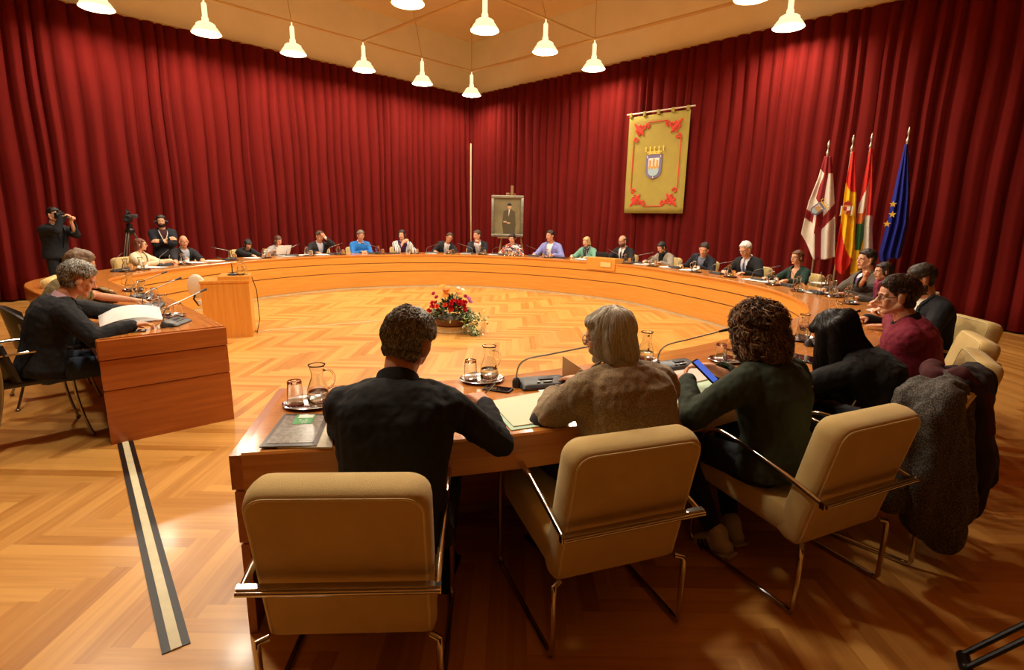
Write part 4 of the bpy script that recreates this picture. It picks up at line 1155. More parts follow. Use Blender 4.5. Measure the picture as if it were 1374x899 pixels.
# ---- left desk
P1 = near((-3.28, 3.64), 48, tuple(at(178, 436, .80)), (-2.98, 4.36, .79), s=.97, lean=20, hunch=14, bw=1.08, head=(6, 24, 0), skin='m',
    cloth=(W_, (18, 19, 24)), shirt=(208, 160, 170), collar=(214, 170, 180), hair=('short', (126, 118, 106)), hh=.016,
    strands=dict(n=3600, len=.034, step=.007, cols=[(120, 112, 100), (168, 162, 150), (84, 76, 66)], grav=.7, r=.0011, lift=.003),
    mR='curl', mL='flat', pR=(.8, -.6, -.8), cuff=(214, 204, 214), trousers=(40, 52, 70), shoe=(18, 18, 20), feetat=((-.10, .62, .10), (.12, .60, .10)), vb=.006,
    label='grey-haired person in a black suit reading papers at the left desk end')
P2 = near((-3.94, 4.55), 46, tuple(at(152, 391, .84)), (-3.5, 4.95, .79), s=.97, lean=18, hunch=12, head=(4, 18, 0), skin='m',
    cloth=(W_, (120, 102, 64)), shirt=(120, 102, 64), hair=('short', (112, 84, 58)), hh=.024, mR='write', mL='curl', vb=.0065, vox=.009,
    label='person in a khaki jacket half hidden behind the grey-haired person, writing')
c1 = make_sidechair('black shell chair with chrome legs under the grey-haired person'); c1.location = (-3.53, 3.50, 0); c1.rotation_euler = (0, 0, R(48-90))
dup(c1, (-4.12, 4.36, 0), R(46-90), 'black shell chair at the left picture edge, behind the other black chair')
p = at(80, 372, .86); armchair(p.x-.1, p.y+.1, 30, 'empty cream armchair at the left bend below the photographer')
# ---- standing
cmn = make_person(dict(sit=False, s=.95, lean=2, hunch=8, head=(10, 2, 0), hair=('short', (24, 19, 18)), skin='l', cloth=(W_, (20, 22, 28)), shirt=(22, 22, 28), vb=.0075, vox=.011,
    hR=(.10, .30, 1.50), hL=(-.03, .32, 1.43), mR='grip', mL='grip', dR=(-.5, .5, .4), dL=(.1, .5, .8), pR=(.5, .1, -1), pL=(-.4, .1, -1), trousers=(20, 22, 28), label='person in dark clothes standing at the left curtain with a camera raised to the eye'))
pc = Vector((-7.5, 8.9, 0)); setroot(cmn, -6, root=(pc.x, pc.y))
hs_ = make_person(dict(sit=False, s=.895, lean=0, hunch=4, head=(10, 4, 0), hair=('short', (30, 24, 22)), beard=(40, 32, 28), skin='l', cloth=(W_, (22, 24, 34)), shirt=(70, 30, 34), vb=.0075, vox=.011,
    hR=(-.06, .19, 1.12), hL=(.08, .22, 1.08), mR='curl', mL='curl', dR=(-1, .1, .1), dL=(1, .1, .1), nR=(0, 1, .3), nL=(0, 1, .3), trousers=(22, 24, 30), pR=(1, .2, -.8), pL=(-1, .2, -.8),
    label='bearded person with a headset and white lanyard, arms folded, by the left curtain'))
ph = Vector((-6.55, 10.2, 0)); setroot(hs_, -50, root=(ph.x, ph.y))
# ------------------------------------------------------------------ things held or worn
def along(o, M): o.matrix_world = M; return o
# headset on the standing man (worn: part of him), white lanyard
H = hs_['H4']; r_ = hs_['root']
k = MB(); k.tube([(.088*math.cos(a), -.005, .02+.105*math.sin(a)) for a in [PI*q/14 for q in range(15)]], .008, seg=6)
for s in (-1, 1): k.cap((s*.085, -.005, -.01), (s*.098, -.005, -.01), .033, .033)
k.tube([(.09, .0, -.03), (.085, .06, -.06), (.03, .11, -.065)], .004, seg=6); k.ell((.028, .112, -.065), (.012, .01, .01))
o = k.build('headset', mat('headset_black', (30, 30, 32), .4), r_); o.matrix_local = H
k = MB(); k.lathe([(.006, 0), (.022, 0), (.022, .006), (.006, .008)], seg=16); o = k.build('headset_badge', mat('badge_white', (230, 230, 232), .4), r_); o.matrix_local = H @ Matrix.Translation((.118, -.005, -.01)) @ Matrix.Rotation(PI/2, 4, 'Y')
sp_ = hs_['spine']; c0, ax0, fy0, d0 = sp_(.97); c1_, ax1, fy1, d1 = sp_(.45)
k = MB()
for s in (-1, 1): k.tube([c0+ax0*s*.07+fy0*.04, sp_(.85)[0]+ax0*s*.06+fy0*.145, c1_+ax1*.0+fy1*.175], .007, seg=6)
k.build('lanyard', mat('lanyard_white', (232, 230, 224), .6), r_)
# stills camera held by the photographer
def make_stills(label):
    t = empty('stills_camera', (0, 0, 0), 0, label, 'camera')
    k = MB(); k.box((0, 0, 0), (.14, .06, .10), bev=.015); k.box((0, .0, .06), (.06, .055, .04), bev=.012); k.box((-.055, .025, -.01), (.03, .03, .09), bev=.01); k.build('camera_body', black_plastic, t)
    k = MB(); k.lathe([(.01, .0), (.036, .0), (.038, .04), (.042, .09), (.042, .11), (.034, .11), (.032, .10), (.01, .10)], seg=20); o = k.build('lens', black_plastic, t); o.matrix_local = Matrix.Translation((0, .03, 0)) @ Matrix.Rotation(-PI/2, 4, 'X')
    k = MB(); k.lathe([(.001, .0), (.032, .0), (.031, .004), (.001, .008)], seg=20); g = k.build('lens_front', lens_glass, o); g.matrix_local = Matrix.Translation((0, 0, .098))
    return t
bpy.context.view_layer.update()
sc_ = make_stills('black stills camera held up to the photographer\'s eye'); hw = cmn['root'].matrix_world @ (cmn['H4'] @ Vector((.02, .155, .0)))
sc_.location = hw; sc_.rotation_euler = (0, 0, R(-6-90-6))
# video camera and tripod
def make_tripod(label, h, spread=.5, m=None):
    t = empty('tripod', (0, 0, 0), 0, label, 'tripod'); m = m or steel
    for q in range(3):
        a = 2*PI*q/3+.5; k = MB()
        d = Vector((math.cos(a), math.sin(a), 0)); top = Vector((0, 0, h))+d*.05; bot = d*spread+Vector((0, 0, .02)); mid = top.lerp(bot, .5)
        sx = Vector((-d.y, d.x, 0))*.022
        k.tube([top+sx, mid+sx], .013, seg=8); k.tube([top-sx, mid-sx], .013, seg=8); k.tube([mid+(top-mid)*.15, bot], .012, seg=8); k.box(tuple(mid), (.05, .05, .04), bev=.01); k.cap(bot+Vector((0, 0, .01)), bot, .018, .02)
        k.build('tripod_leg', m, t)
    k = MB(); k.lathe([(.03, h-.06), (.075, h-.03), (.08, h+.02), (.05, h+.05), (.05, h+.12), (.03, h+.14)], seg=18); k.build('tripod_head', black_plastic, t)
    return t
vt = Vector((-7.05, 10.05, 0)); tr = make_tripod('silver-legged video tripod by the left curtain between the photographer and the headset wearer', 1.25, .45); tr.location = vt; 
t = empty('video_camera', (vt.x, vt.y, 1.25+.14), R(-60-90), 'black video camera on the silver-legged tripod', 'camera')
k = MB(); k.box((0, 0, .09), (.11, .28, .15), bev=.02); k.box((0, -.10, .19), (.06, .12, .06), bev=.01); k.tube([(0, -.10, .20), (0, -.06, .235), (0, .10, .235), (0, .13, .17)], .014, seg=8); k.build('camera_body', black_plastic, t)
k = MB(); k.lathe([(.01, 0), (.042, 0), (.046, .10), (.05, .14), (.04, .14), (.01, .13)], seg=20); o = k.build('lens', black_plastic, t); o.matrix_local = Matrix.Translation((0, .13, .09)) @ Matrix.Rotation(-PI/2, 4, 'X')
k = MB(); k.box((-.10, .0, .13), (.10, .015, .07), bev=.005); k.build('flip_screen', grey_plastic, t)
k = MB(); k.tube([(.0, -.12, .03), (.06, -.3, -.05), (.08, -.42, -.10)], .009, seg=8); k.build('pan_handle', steel, t)
# tripod leg at the bottom-right corner of the frame
b0 = at(1293, 893, .02); b1 = at(1420, 826, .28)
t = empty('tripod', (b1.x+.35, b1.y-.25, 0), 0, 'black tripod leg foot poking in at the bottom right corner', 'tripod')
k = MB(); L_ = Vector(t.location)
top = Vector((0, 0, 1.3))
for sgn in (-1, 1):
    sd = Vector((.012, .028, 0))*sgn
    k.tube([b0-L_+sd+Vector((0, 0, .02)), b1-L_+sd], .010, seg=8)
k.cap(b0-L_+Vector((-.01, -.02, .01)), b0-L_+Vector((.02, .03, .012)), .022, .022); k.build('tripod_leg', black_plastic, t)
k = MB(); k.tube([b1-L_, top+Vector((-.02, 0, 0))], .016, seg=8); k.build('tripod_leg', black_plastic, t)
k = MB(); k.tube([(.45, -.2, .02), (0, 0, 1.3)], .016, seg=8); k.build('tripod_leg', black_plastic, t)
k = MB(); k.tube([(.1, -.5, .02), (0, 0, 1.3)], .016, seg=8); k.build('tripod_leg', black_plastic, t)

# ------------------------------------------------------------------ foreground table items
who = {'27': 'at the table end left of the black shirt'}
p = at(420, 545, TZ); drinks(p.x-.02, p.y+.02, R(10), 'at the near table end, left of the black-shirted person', 1)
p = at(640, 518, TZ); drinks(p.x+.02, p.y+.1, R(15), 'in front of the black-shirted person, right hand side')
p = at(862, 489, TZ); drinks(p.x+.0, p.y+.05, R(30), 'right of the silver-haired person in tweed')
p = at(975, 484, TZ); drinks(p.x, p.y, R(30), 'in front of the curly-haired person')
p = at(1076, 456, TZ); drinks(p.x, p.y, R(60), 'between the curly hair and the black hair')
for px, py, lb in ((1118, 398, 'nearest of the crowded trays by the clasped hands'), (1139, 407, 'at the clasped hands, right one of the crowded trays'), (1125, 433, 'just above the bowed black head'), (1112, 388, 'farthest of the crowded trays, before the pink scarf')):
    p = at(px, py, TZ); drinks(p.x, p.y, R(70), lb)
p = at(728, 518, TZ); mic(p.x, p.y, 107, 'in front of the tweed jacket, head pointing right')
p = at(908, 494, TZ); mic(p.x, p.y, 118, 'in front of the green jacket, nearest the mint folder')
p = at(1100, 462, TZ); mic(p.x, p.y, 128, 'before the black-haired person')
p = at(1082, 470, TZ)
# newspaper-like dossier in a clear cover with a green and white label
def quadsheet(name, cs, m, label, cat, th=.003, z=0.0, parent=None):
    k = MB(); pts = [at(x, y, TZ) for x, y in cs]
    k.loft([[(q.x, q.y, TZ+z) for q in pts], [(q.x, q.y, TZ+z+th) for q in pts]]); o = fixn(k.build(name, m, parent, smooth=False)); 
    return tag(o, label, cat) if label else o
pk = mat('dossier_border', (78, 74, 70), .25, nscale=12, var=.1); pg = stripemat('dossier_page', (126, 120, 112), (150, 144, 134), 60, .5, 'noise', rough=.22)
quadsheet('paper_stack', [(372, 602), (446, 602), (449, 560), (400, 560)], mat('newsprint', (214, 202, 176), .7, nscale=40, var=.15), 'cream newsprint sheets under the grey dossier on the near table end', 'papers', .006)
dz = empty('dossier', (0, 0, 0), 0, 'grey dossier in a clear cover with a green label on the near table end', 'dossier')
quadsheet('cover', [(348, 603), (425, 601), (443, 558), (382, 558)], pk, None, None, .004, .0062, dz)
quadsheet('page', [(357, 599), (421, 597), (436, 561), (385, 561)], pg, None, None, .0012, .0103, dz)
quadsheet('label_green', [(392, 573), (418, 572), (424, 560), (399, 560)], mat('label_green', (58, 150, 76), .4), None, None, .0008, .0117, dz)
quadsheet('label_white', [(400, 565), (420, 564.5), (422.5, 560.3), (402.5, 560.3)], mat('label_white', (214, 222, 206), .4), None, None, .0008, .0126, dz)
k = MB()
for i, (x, y) in enumerate(((403, 569), (407, 569), (411, 569), (403.5, 567), (411.5, 567), (406, 571.5), (410, 571.5))):
    q = at(x, y, TZ); k.box((q.x, q.y, TZ+.0127), (.010, .006, .0006))
k.build('label_mark', mat('label_white', (214, 222, 206)), dz, smooth=False)
# mint folder lying open, cream card on it
mf = quadsheet('mint_folder', [(653, 540), (686, 578), (742, 570), (790, 540), (765, 521)], mint, 'mint green folder open before the tweed jacket', 'folder', .003)
quadsheet('cream_sheets', [(657, 540), (689, 574), (738, 567), (770, 533), (752, 523)], cream_card, 'cream sheets lying on the mint folder before the tweed jacket', 'papers', .004, .0035)
quadsheet('paper_sheet', [(722, 526), (742, 546), (770, 540), (775, 520)], paper, 'white sheet lying on the cream sheets by the grey microphone', 'paper', .002, .008)
quadsheet('mint_folder', [(889, 503), (900, 544), (938, 538), (960, 512), (930, 498)], mint, 'mint green folder under the elbows of the green jacket', 'folder', .003)
nb = quadsheet('notebook', [(896, 501), (926, 516), (962, 508), (934, 495)], mat('ruled_paper', (232, 214, 200), .7, nscale=60, var=.06), 'open notebook beside the phone, on the mint folder', 'notebook', .006, .0035)
# standing folded card
q0 = at(754, 512, TZ+.0); k = MB(); b1_ = Vector((q0.x, q0.y, TZ)); b2_ = b1_+Vector((.165, .055, 0)); b3_ = b1_+Vector((.13, .14, 0))
k.loft([[tuple(b1_), tuple(b2_), tuple(b2_+Vector((0, .001, .02))), tuple(b1_+Vector((0, .02, .135)))], [tuple(b1_+Vector((0, .002, 0))), tuple(b2_+Vector((0, .002, 0))), tuple(b2_+Vector((0, .003, .02))), tuple(b1_+Vector((0, .022, .135)))]])
tag(fixn(k.build('paper_sheet', cream_card, None, smooth=False)), 'cream sheet standing upright left of the silver-haired head', 'paper')
# phones, pen, tablets
def phone(x, y, z, rz, label, tilt=0, lit=False, w=.072, l=.145, name='mobile_phone', cat='phone'):
    t = empty(name, (x, y, z), rz, label, cat); t.rotation_euler = (R(tilt), 0, rz)
    k = MB(); k.loft([[(a, b, zz) for a, b in rrect(w/2-i, l/2-i, .01, 4)] for zz, i in ((0, .002), (.002, 0), (.007, 0), (.009, .002))]); k.build('phone_case', black_plastic, t, ang=30)
    k = MB(); k.loft([[(a, b, zz) for a, b in rrect(w/2-.004, l/2-.008, .006, 4)] for zz in (.009, .0096)]); k.build('screen', screen_lit if lit else lens_glass, t, smooth=False)
    return t
screen_lit = emit('screen_blue', (70, 104, 214), .7)
p = at(668, 523, TZ); phone(p.x, p.y, TZ, R(70), 'black phone face up between the carafe and the grey microphone')
q = at(945, 499, .895); phone(q.x, q.y, q.z, R(52), 'phone with a lit blue screen held by the curly-haired person', 38, True)
p = at(922, 490, TZ); phone(p.x, p.y, TZ, R(60), 'black phone lying beyond the mint folder by the microphone')
p = at(1083, 483, TZ); phone(p.x, p.y, TZ, R(40), 'dark tablet on the table under the black-haired person', 0, False, .17, .24, 'tablet', 'tablet')
bpy.context.view_layer.update()
sj, el, wr, sg = P27['arms']['R']; wr_w = P27['root'].matrix_world @ wr
k = MB(); a = wr_w+Vector((-.045, .115, -.045)); b = a+Vector((.085, .0, .095)); k.tube([a-Vector((.01, .0, .012)), a, b], [.001, .0042, .0042], seg=8); tag(k.build('pen', steel), 'silver pen in the hand of the black-shirted person', 'pen')
# elbow patch of the tweed jacket (dark)
sj, el, wr, sg = P26['arms']['L']; k = MB(); dd = (wr-el).normalized(); k.ell(el+Vector((-.012, -.02, -.012)), (.066, .066, .078)); o = k.build('elbow_patch', mat('patch_dark', (30, 26, 24), .7), P26['root'])
# coats over the chair of the black-haired person
def coat(cx, cy, face, blobs, label, m, seed, amp=.022):
    """garment slung over the chair back: a soft hanging volume with vertical folds"""
    e = MB()
    for a, b, r0, r1 in blobs: e.cap(a, b, r0, r1, seg=16)
    me = remesh(e, .011, 6); co, no = mesh_arrays(me)
    d = np.array([math.sin(c[0]*46+seed+1.5*math.sin(c[2]*5+seed))*.6*min(1, max(0, (.86-c[2])*3))+noise.fractal(Vector((c[0]*9, c[1]*9, c[2]*4+seed)), .8, 2, 3) for c in co])
    co += no*(d*amp)[:, None]; me.vertices.foreach_set('co', co.astype(np.float32).ravel()); me.update()
    o = newobj('coat', me, m, None); o.location = (cx, cy, 0); o.rotation_euler = (0, 0, R(face-90)); return tag(o, label, 'coat')
herring = stripemat('herringbone_tweed', (42, 38, 34), (100, 92, 82), 190, .52, 'noise')
G_ = [((x, -.04, .835), (x-.01, -.13, .30+.06*math.sin(x*30)), .085, .075) for x in (-.27, -.19, -.11, -.03)]+[((x, .06, .82), (x, .10, .52), .07, .05) for x in (-.27, -.18, -.09)]
coat(2.08, 2.49, 131, G_+[((-.33, -.02, .78), (-.33, -.06, .26), .06, .07), ((-.36, .03, .7), (-.36, .05, .34), .05, .06), ((-.24, -.12, .4), (-.22, -.16, .24), .06, .05)], 'grey herringbone coat hanging over the armchair behind the black-haired person', herring, 1)
coat(2.06, 2.47, 131, [((x, -.07, .85), (x+.02, -.16, .40+.05*math.sin(x*40)), .085, .07) for x in (.06, .15, .24)]+[((.28, .02, .82), (.33, .0, .5), .07, .06), ((.10, .05, .84), (.12, .09, .6), .06, .05), ((.10, -.17, .5), (.06, -.19, .24), .06, .045)], 'dark coat over the right half of the armchair back, beside the herringbone coat', mat('dark_coat', (40, 30, 28), .9, nscale=14, var=.15, bump=.2, bscale=200), 4)
coat(2.06, 2.48, 131, [((-.02, .03, .875), (.08, .06, .90), .05, .05), ((.02, -.05, .90), (.10, -.14, .80), .055, .05), ((.08, -.14, .8), (.04, -.20, .66), .045, .03)], 'maroon garment lying between the two coats on the chair back', mat('maroon_cloth', (74, 26, 30), .9, nscale=14, var=.15), 7, .012)
# bag on the floor by the green jacket
p = at(1130, 705, .1); k = MB(); k.ell((p.x, p.y+.15, .11), (.13, .09, .11)); k.tube([(p.x-.08, p.y+.15, .2), (p.x, p.y+.15, .31), (p.x+.08, p.y+.15, .2)], .008)
bm_ = k.build('handbag', stripemat('bag_weave', (70, 62, 54), (110, 100, 88), 90, .5, 'noise')); tag(bm_, 'grey woven handbag on the floor behind the third armchair', 'bag')

# ------------------------------------------------------------------ left desk items
for px, py, lb in ((228, 425, 'nearest the end of the left desk'), (198, 402, 'middle one on the left desk'), (181, 390, 'farthest on the left desk')):
    p = at(px, py, TZ); drinks(p.x, p.y, R(200), lb)
    p2 = at(px+12, py+10, TZ); mic(p2.x-.02, p2.y, 186, 'beside the drinks '+lb).scale = (.001,)*3 if False else (1, 1, 1)
def desk_sheet(cx, cy, w, h, rz, lb, z, m=paper, curl=.0):
    p = at(cx, cy, TZ); return sheet('paper_sheet', p.x, p.y, w, h, R(rz), m, lb, 'paper', .0015, z, curl)
papers(*at(172, 415, TZ)[:2], R(40), 'in front of the khaki-jacketed person')
papers(*at(150, 402, TZ)[:2], R(55), 'farther along the left desk beside the khaki sleeve')
desk_sheet(180, 428, .30, .42, 62, 'broad white document before the grey-haired person', .0015)
k = MB(); c0_ = at(176, 424, TZ+.06); rings = []
for i in range(9):
    u = i/8; xx = -.20+.40*u; zz = .03+.05*math.sin(u*PI*.9)
    rings.append([(xx, -.02, zz-.02), (xx, .14, zz+.055), (xx, .1415, zz+.0565), (xx, -.0185, zz-.0185)])
k.loft(rings); o = fixn(k.build('paper_sheet', paper, None)); o.location = (c0_.x, c0_.y, TZ-.01); o.rotation_euler = (0, 0, R(38)); tag(o, 'white page held up in the hand of the grey-haired person', 'paper')
p = at(192, 437, TZ); k = MB(); k.tube([(-.06, 0, .007), (.055, 0, .007), (.068, 0, .007)], [.0075, .0075, .003], seg=8); o = k.build('highlighter', mat('yellow_plastic', (232, 226, 40), .4)); o.location = (p.x, p.y, TZ); o.rotation_euler = (0, 0, R(20)); tag(o, 'yellow highlighter on the left desk', 'pen')
p = at(180, 445, TZ); phone(p.x, p.y, TZ, R(-60), 'black phone on the left desk by the highlighter')
p = at(221, 441, TZ); k = MB()
for s in (-1, 1): k.tube([(s*.031+.024*math.cos(2*PI*q/14), 0, .02+.018*math.sin(2*PI*q/14)) for q in range(14)], .002, seg=5, closed=True); k.tube([(s*.054, 0, .022), (s*.05, .12, .008)], .002, seg=5)
k.tube([(-.008, 0, .022), (0, 0, .026), (.008, 0, .022)], .002, seg=5)
o = k.build('reading_glasses', mat('tortoise', (70, 40, 24), .3)); o.location = (p.x, p.y, TZ); o.rotation_euler = (0, 0, R(30)); tag(o, 'folded reading glasses lying on the left desk', 'glasses')
p = at(215, 402, TZ)
# ------------------------------------------------------------------ items along the far side of the ring
def fpx(px, off): return ring_px(px, off)
farmics = [(161, 'left of the cream jacket', 1), (222, 'right of the cream jacket', 1), (308, 'before the bowed person in black', 0), (392, 'right of the held-up white sheet', 1), (448, 'right of the person rubbing the eyes', 1), (502, 'before the blue sweater', 0), (580, 'left of the leaning person in glasses', 1), (627, 'before the person with joined hands', 0), (668, 'left of the floral top', 1),
           (716, 'left of the lavender blazer', 0), (824, 'on the table beside the raised box', 0), (856, 'right of the balding person', 1), (905, 'before the grey checked jacket', 0), (962, 'before the white-haired person', 1), (1018, 'right of the white-haired person', 1), (1058, 'before the green V-neck sweater', 0), (1096, 'near the red folder at the right bend', 0)]
for px, lb, fl in farmics:
    i = fpx(px, .42); q, n, t = tabled(i, .42); f = math.degrees(math.atan2(-n.y, -n.x)); mic(q.x, q.y, f, lb, bool(fl))
fardr = [(172, 'left part of the cream jacket\'s place'), (192, 'before the cream jacket'), (248, 'before the bald person'), (312, 'left of the bowed person in black'), (357, 'before the grey patterned jacket'), (414, 'left of the person rubbing the eyes'), (457, 'between the eye-rubbing person and the blue sweater'), (510, 'between the blue sweater and the striped jacket'), (556, 'right of the striped jacket'),
         (604, 'before the leaning person in glasses'), (647, 'before the person with joined hands'), (680, 'before the floral top'), (694, 'right of the floral top'), (735, 'before the lavender blazer'), (841, 'right of the balding person'), (876, 'before the grey checked jacket'), (933, 'before the leaning navy jacket'), (980, 'before the white-haired person'), (1037, 'left of the green V-neck sweater'), (1072, 'before the green V-neck sweater')]
for px, lb in fardr:
    i = fpx(px, .28); q, n, t = tabled(i, .28); drinks(q.x, q.y, math.atan2(t.y, t.x), lb)
farpp = [(205, .35, 'right of the cream jacket'), (262, .4, 'before the bald person\'s right hand'), (285, .4, 'between the bald person and the bowed one'), (340, .4, 'under the hands of the bowed person in black'), (384, .4, 'before the grey patterned jacket'), (408, .45, 'beside the grey patterned jacket'), (432, .4, 'before the eye-rubbing person'), (578, .4, 'left of the leaning person in glasses'), (626, .45, 'between the two talking neighbours'),
         (664, .45, 'left of the floral top'), (780, .4, 'before the blonde person in sea-green'), (862, .4, 'right of the balding person'), (898, .42, 'before the grey checked jacket'), (925, .42, 'left of the leaning navy jacket'), (1012, .4, 'before the white-haired person'), (1030, .45, 'right of the white-haired person'), (1094, .45, 'right of the green V-neck sweater')]
for px, off, lb in farpp:
    i = fpx(px, off); q, n, t = tabled(i, off); papers(q.x, q.y, math.atan2(-n.y, -n.x)+PI/2+.2*math.sin(px), lb)
i = fpx(746, .4); 
def laptop(px, lb, opened=False):
    i = fpx(px, .42); q, n, t = tabled(i, .42); a = math.atan2(-n.y, -n.x)-PI/2; 
    r0 = empty('laptop', (q.x, q.y, TZ), a, lb, 'laptop'); k = MB(); k.box((0, 0, .008), (.32, .22, .016), bev=.005); k.build('laptop_base', black_plastic, r0)
    if opened: k = MB(); k.box((0, .13, .10), (.32, .01, .19), bev=.004, M=None); k.build('laptop_lid', black_plastic, r0)
    return r0
laptop(812, 'black laptop open left of the balding person', True); laptop(752, 'closed black laptop right of the lavender blazer'); laptop(527, 'closed black laptop before the striped jacket')
# held sheet, card, red folder
i = fpx(382, .55); q, n, t = tabled(i, .62); k = MB(); k.box((0, 0, .12), (.30, .003, .21), M=Matrix.Rotation(-.5, 4, 'X')); o = k.build('paper_sheet', paper, None, smooth=False); o.location = (q.x, q.y, TZ+.02); o.rotation_euler = (0, 0, math.atan2(-n.y, -n.x)-PI/2); tag(o, 'white sheet held up by the grey patterned jacket', 'paper')
p = at(1122, 391, TZ); sheet('folder', p.x, p.y, .24, .34, R(60), mat('red_card', (206, 58, 34), .5, nscale=8, var=.05), 'red-orange folder on the table by the pink scarf', 'folder', .004, 0)
p = at(1190, 420, TZ); sheet('paper_sheet', p.x, p.y, .22, .30, R(40), paper, 'large printed white sheet right of the clasped hands', 'paper', .003, 0, .02)
papers(*at(1095, 380, TZ)[:2], R(50), 'white pile left of the red-orange folder')

# ------------------------------------------------------------------ speaker's small table with its raised top
A_ = at(340, 451.5, 0); dirL = Vector((-.93, -.37, 0)).normalized()
B_ = A_+dirL*.56; bk_ = Vector((-.37*-1, .93*-1*-1, 0)).normalized()
bk_ = Vector((-.37, .93, 0)); bk_.normalize()
lt = empty('speaker_lectern', (A_.x, A_.y, 0), 0, 'small oak speaker table with a raised top panel inside the ring', 'lectern')
def slab(u0, u1, v0, v1, z0, z1, nm, par, m):
    k = MB(); rg = [dirL*u0+bk_*v0, dirL*u1+bk_*v0, dirL*u1+bk_*v1, dirL*u0+bk_*v1]
    k.loft([[(q.x, q.y, z0) for q in rg], [(q.x, q.y, z1) for q in rg]]); o = fixn(k.build(nm, m, par, smooth=False)); set_grain(o.data, lambda c, p_: (c.z, c.x, c.y)); return o
slab(0, .56, 0, .02, 0, .72, 'front_panel', lt, wood_front); slab(0, .02, .02, .5, 0, .72, 'side_panel', lt, wood_front); slab(.54, .56, .02, .5, 0, .72, 'side_panel', lt, wood_front)
slab(-.01, .57, -.01, .52, .72, .75, 'top_board', lt, wood_front); slab(-.01, .36, .03, .52, .75, .80, 'raised_top', lt, wood_front)
q = A_+dirL*.20+bk_*.2
t = empty('desk_microphone', (q.x, q.y, .801), R(150), 'black gooseneck microphone on the speaker table', 'microphone')
k = MB(); k.lathe([(.01, 0), (.06, 0), (.058, .014), (.03, .026), (.012, .03)], seg=20); k.build('base', black_plastic, t)
k = MB(); k.tube([(0, 0, .02), (0, 0, .12), (.02, 0, .17), (.10, .02, .20), (.20, .03, .215)], [.008, .006, .004, .004, .004], seg=8); k.build('gooseneck', black_plastic, t)
k = MB(); k.cap((.20, .03, .215), (.25, .035, .218), .007, .009); k.build('microphone_head', black_plastic, t)
q = A_+dirL*.10+bk_*.18; c_o = dup(PROTO['carafe'], (q.x, q.y, .801), 1.0, 'glass water carafe on the speaker table'); q = A_+dirL*.06+bk_*.27; dup(PROTO['tumbler'], (q.x, q.y, .801), 0, 'upturned tumbler on the speaker table')
# cable from the speaker table to the floor and across
k = MB(); e0 = A_-dirL*.03+bk_*.15; g1 = at(346, 445, .004); g2 = at(420, 438, .004); g3 = at(575, 427, .004); g4 = at(640, 420, .004)
k.tube([(e0.x, e0.y, .78), (e0.x+.05, e0.y, .6), (e0.x+.05, e0.y+.02, .2), (e0.x+.01, e0.y, .02), (g1.x, g1.y, .01), (g1.x-.08, g1.y+.05, .008)], .005, seg=6); tag(k.build('black_cable', black_plastic), 'thin black cable hanging from the speaker table to the floor', 'cable')
k = MB(); k.tube(crom([g1, at(380, 441, .004), g2, at(500, 431, .004), g3, g4], 6), .008, seg=6, flat=.4); tag(k.build('floor_cable', mat('beige_cable', (206, 190, 150), .5)), 'pale cable taped across the floor inside the ring', 'cable')
# white swivel chair seen edge-on
wc = mat('white_vinyl', (236, 228, 204), .35, nscale=5, var=.03)
q = Vector((-4.12, 6.98, 0)); t = empty('swivel_chair', (q.x, q.y, 0), R(50), 'white swivel chair with an oval back, seen edge-on left of the speaker table', 'chair')
k = MB(); k.ell((0, 0, .66), (.035, .15, .16), rot=Matrix.Rotation(.45, 3, 'Z')); k.build('backrest', wc, t)
k = MB(); k.lathe([(.01, .40), (.19, .40), (.21, .43), (.20, .46), (.01, .47)], seg=24, c=(.2, 0, 0)); k.build('seat', wc, t)
k = MB(); k.tube([(-.01, 0, .6), (-.05, 0, .5), (.0, 0, .41), (.2, 0, .39)], .012, seg=8); k.tube([(.2, 0, .39), (.2, 0, .06)], .022, seg=10)
for a in range(5): k.tube([(.2, 0, .07), (.2+.24*math.cos(2*PI*a/5), .24*math.sin(2*PI*a/5), .035)], .014, seg=6); k.ell((.2+.25*math.cos(2*PI*a/5), .25*math.sin(2*PI*a/5), .025), (.025, .025, .025), seg=8, rows=5)
k.build('swivel_base', black_plastic, t)

# ------------------------------------------------------------------ floor cable cover strip
a0 = at(169, 597, 0); a1 = at(237, 871, 0); d_ = (a0-a1).normalized(); a0 = a0+d_*.42; s_ = Vector((-d_.y, d_.x, 0))
t = empty('floor_cable_strip', (0, 0, 0), 0, 'black and cream cable cover strip running over the floor from the left desk', 'cable cover')
for nm, u0, u1, h, m in (('rubber_edge', -.046, -.018, .004, black_plastic), ('rubber_edge', .018, .046, .004, black_plastic), ('cable_channel', -.018, .018, .006, mat('channel_cream', (214, 204, 166), .5, nscale=20, var=.06))):
    k = MB(); rg = [a0+s_*u0, a0+s_*u1, a1+s_*u1, a1+s_*u0]; k.loft([[(q.x, q.y, .0003) for q in rg], [(q.x, q.y, h) for q in rg]]); fixn(k.build(nm, m, t, smooth=False))

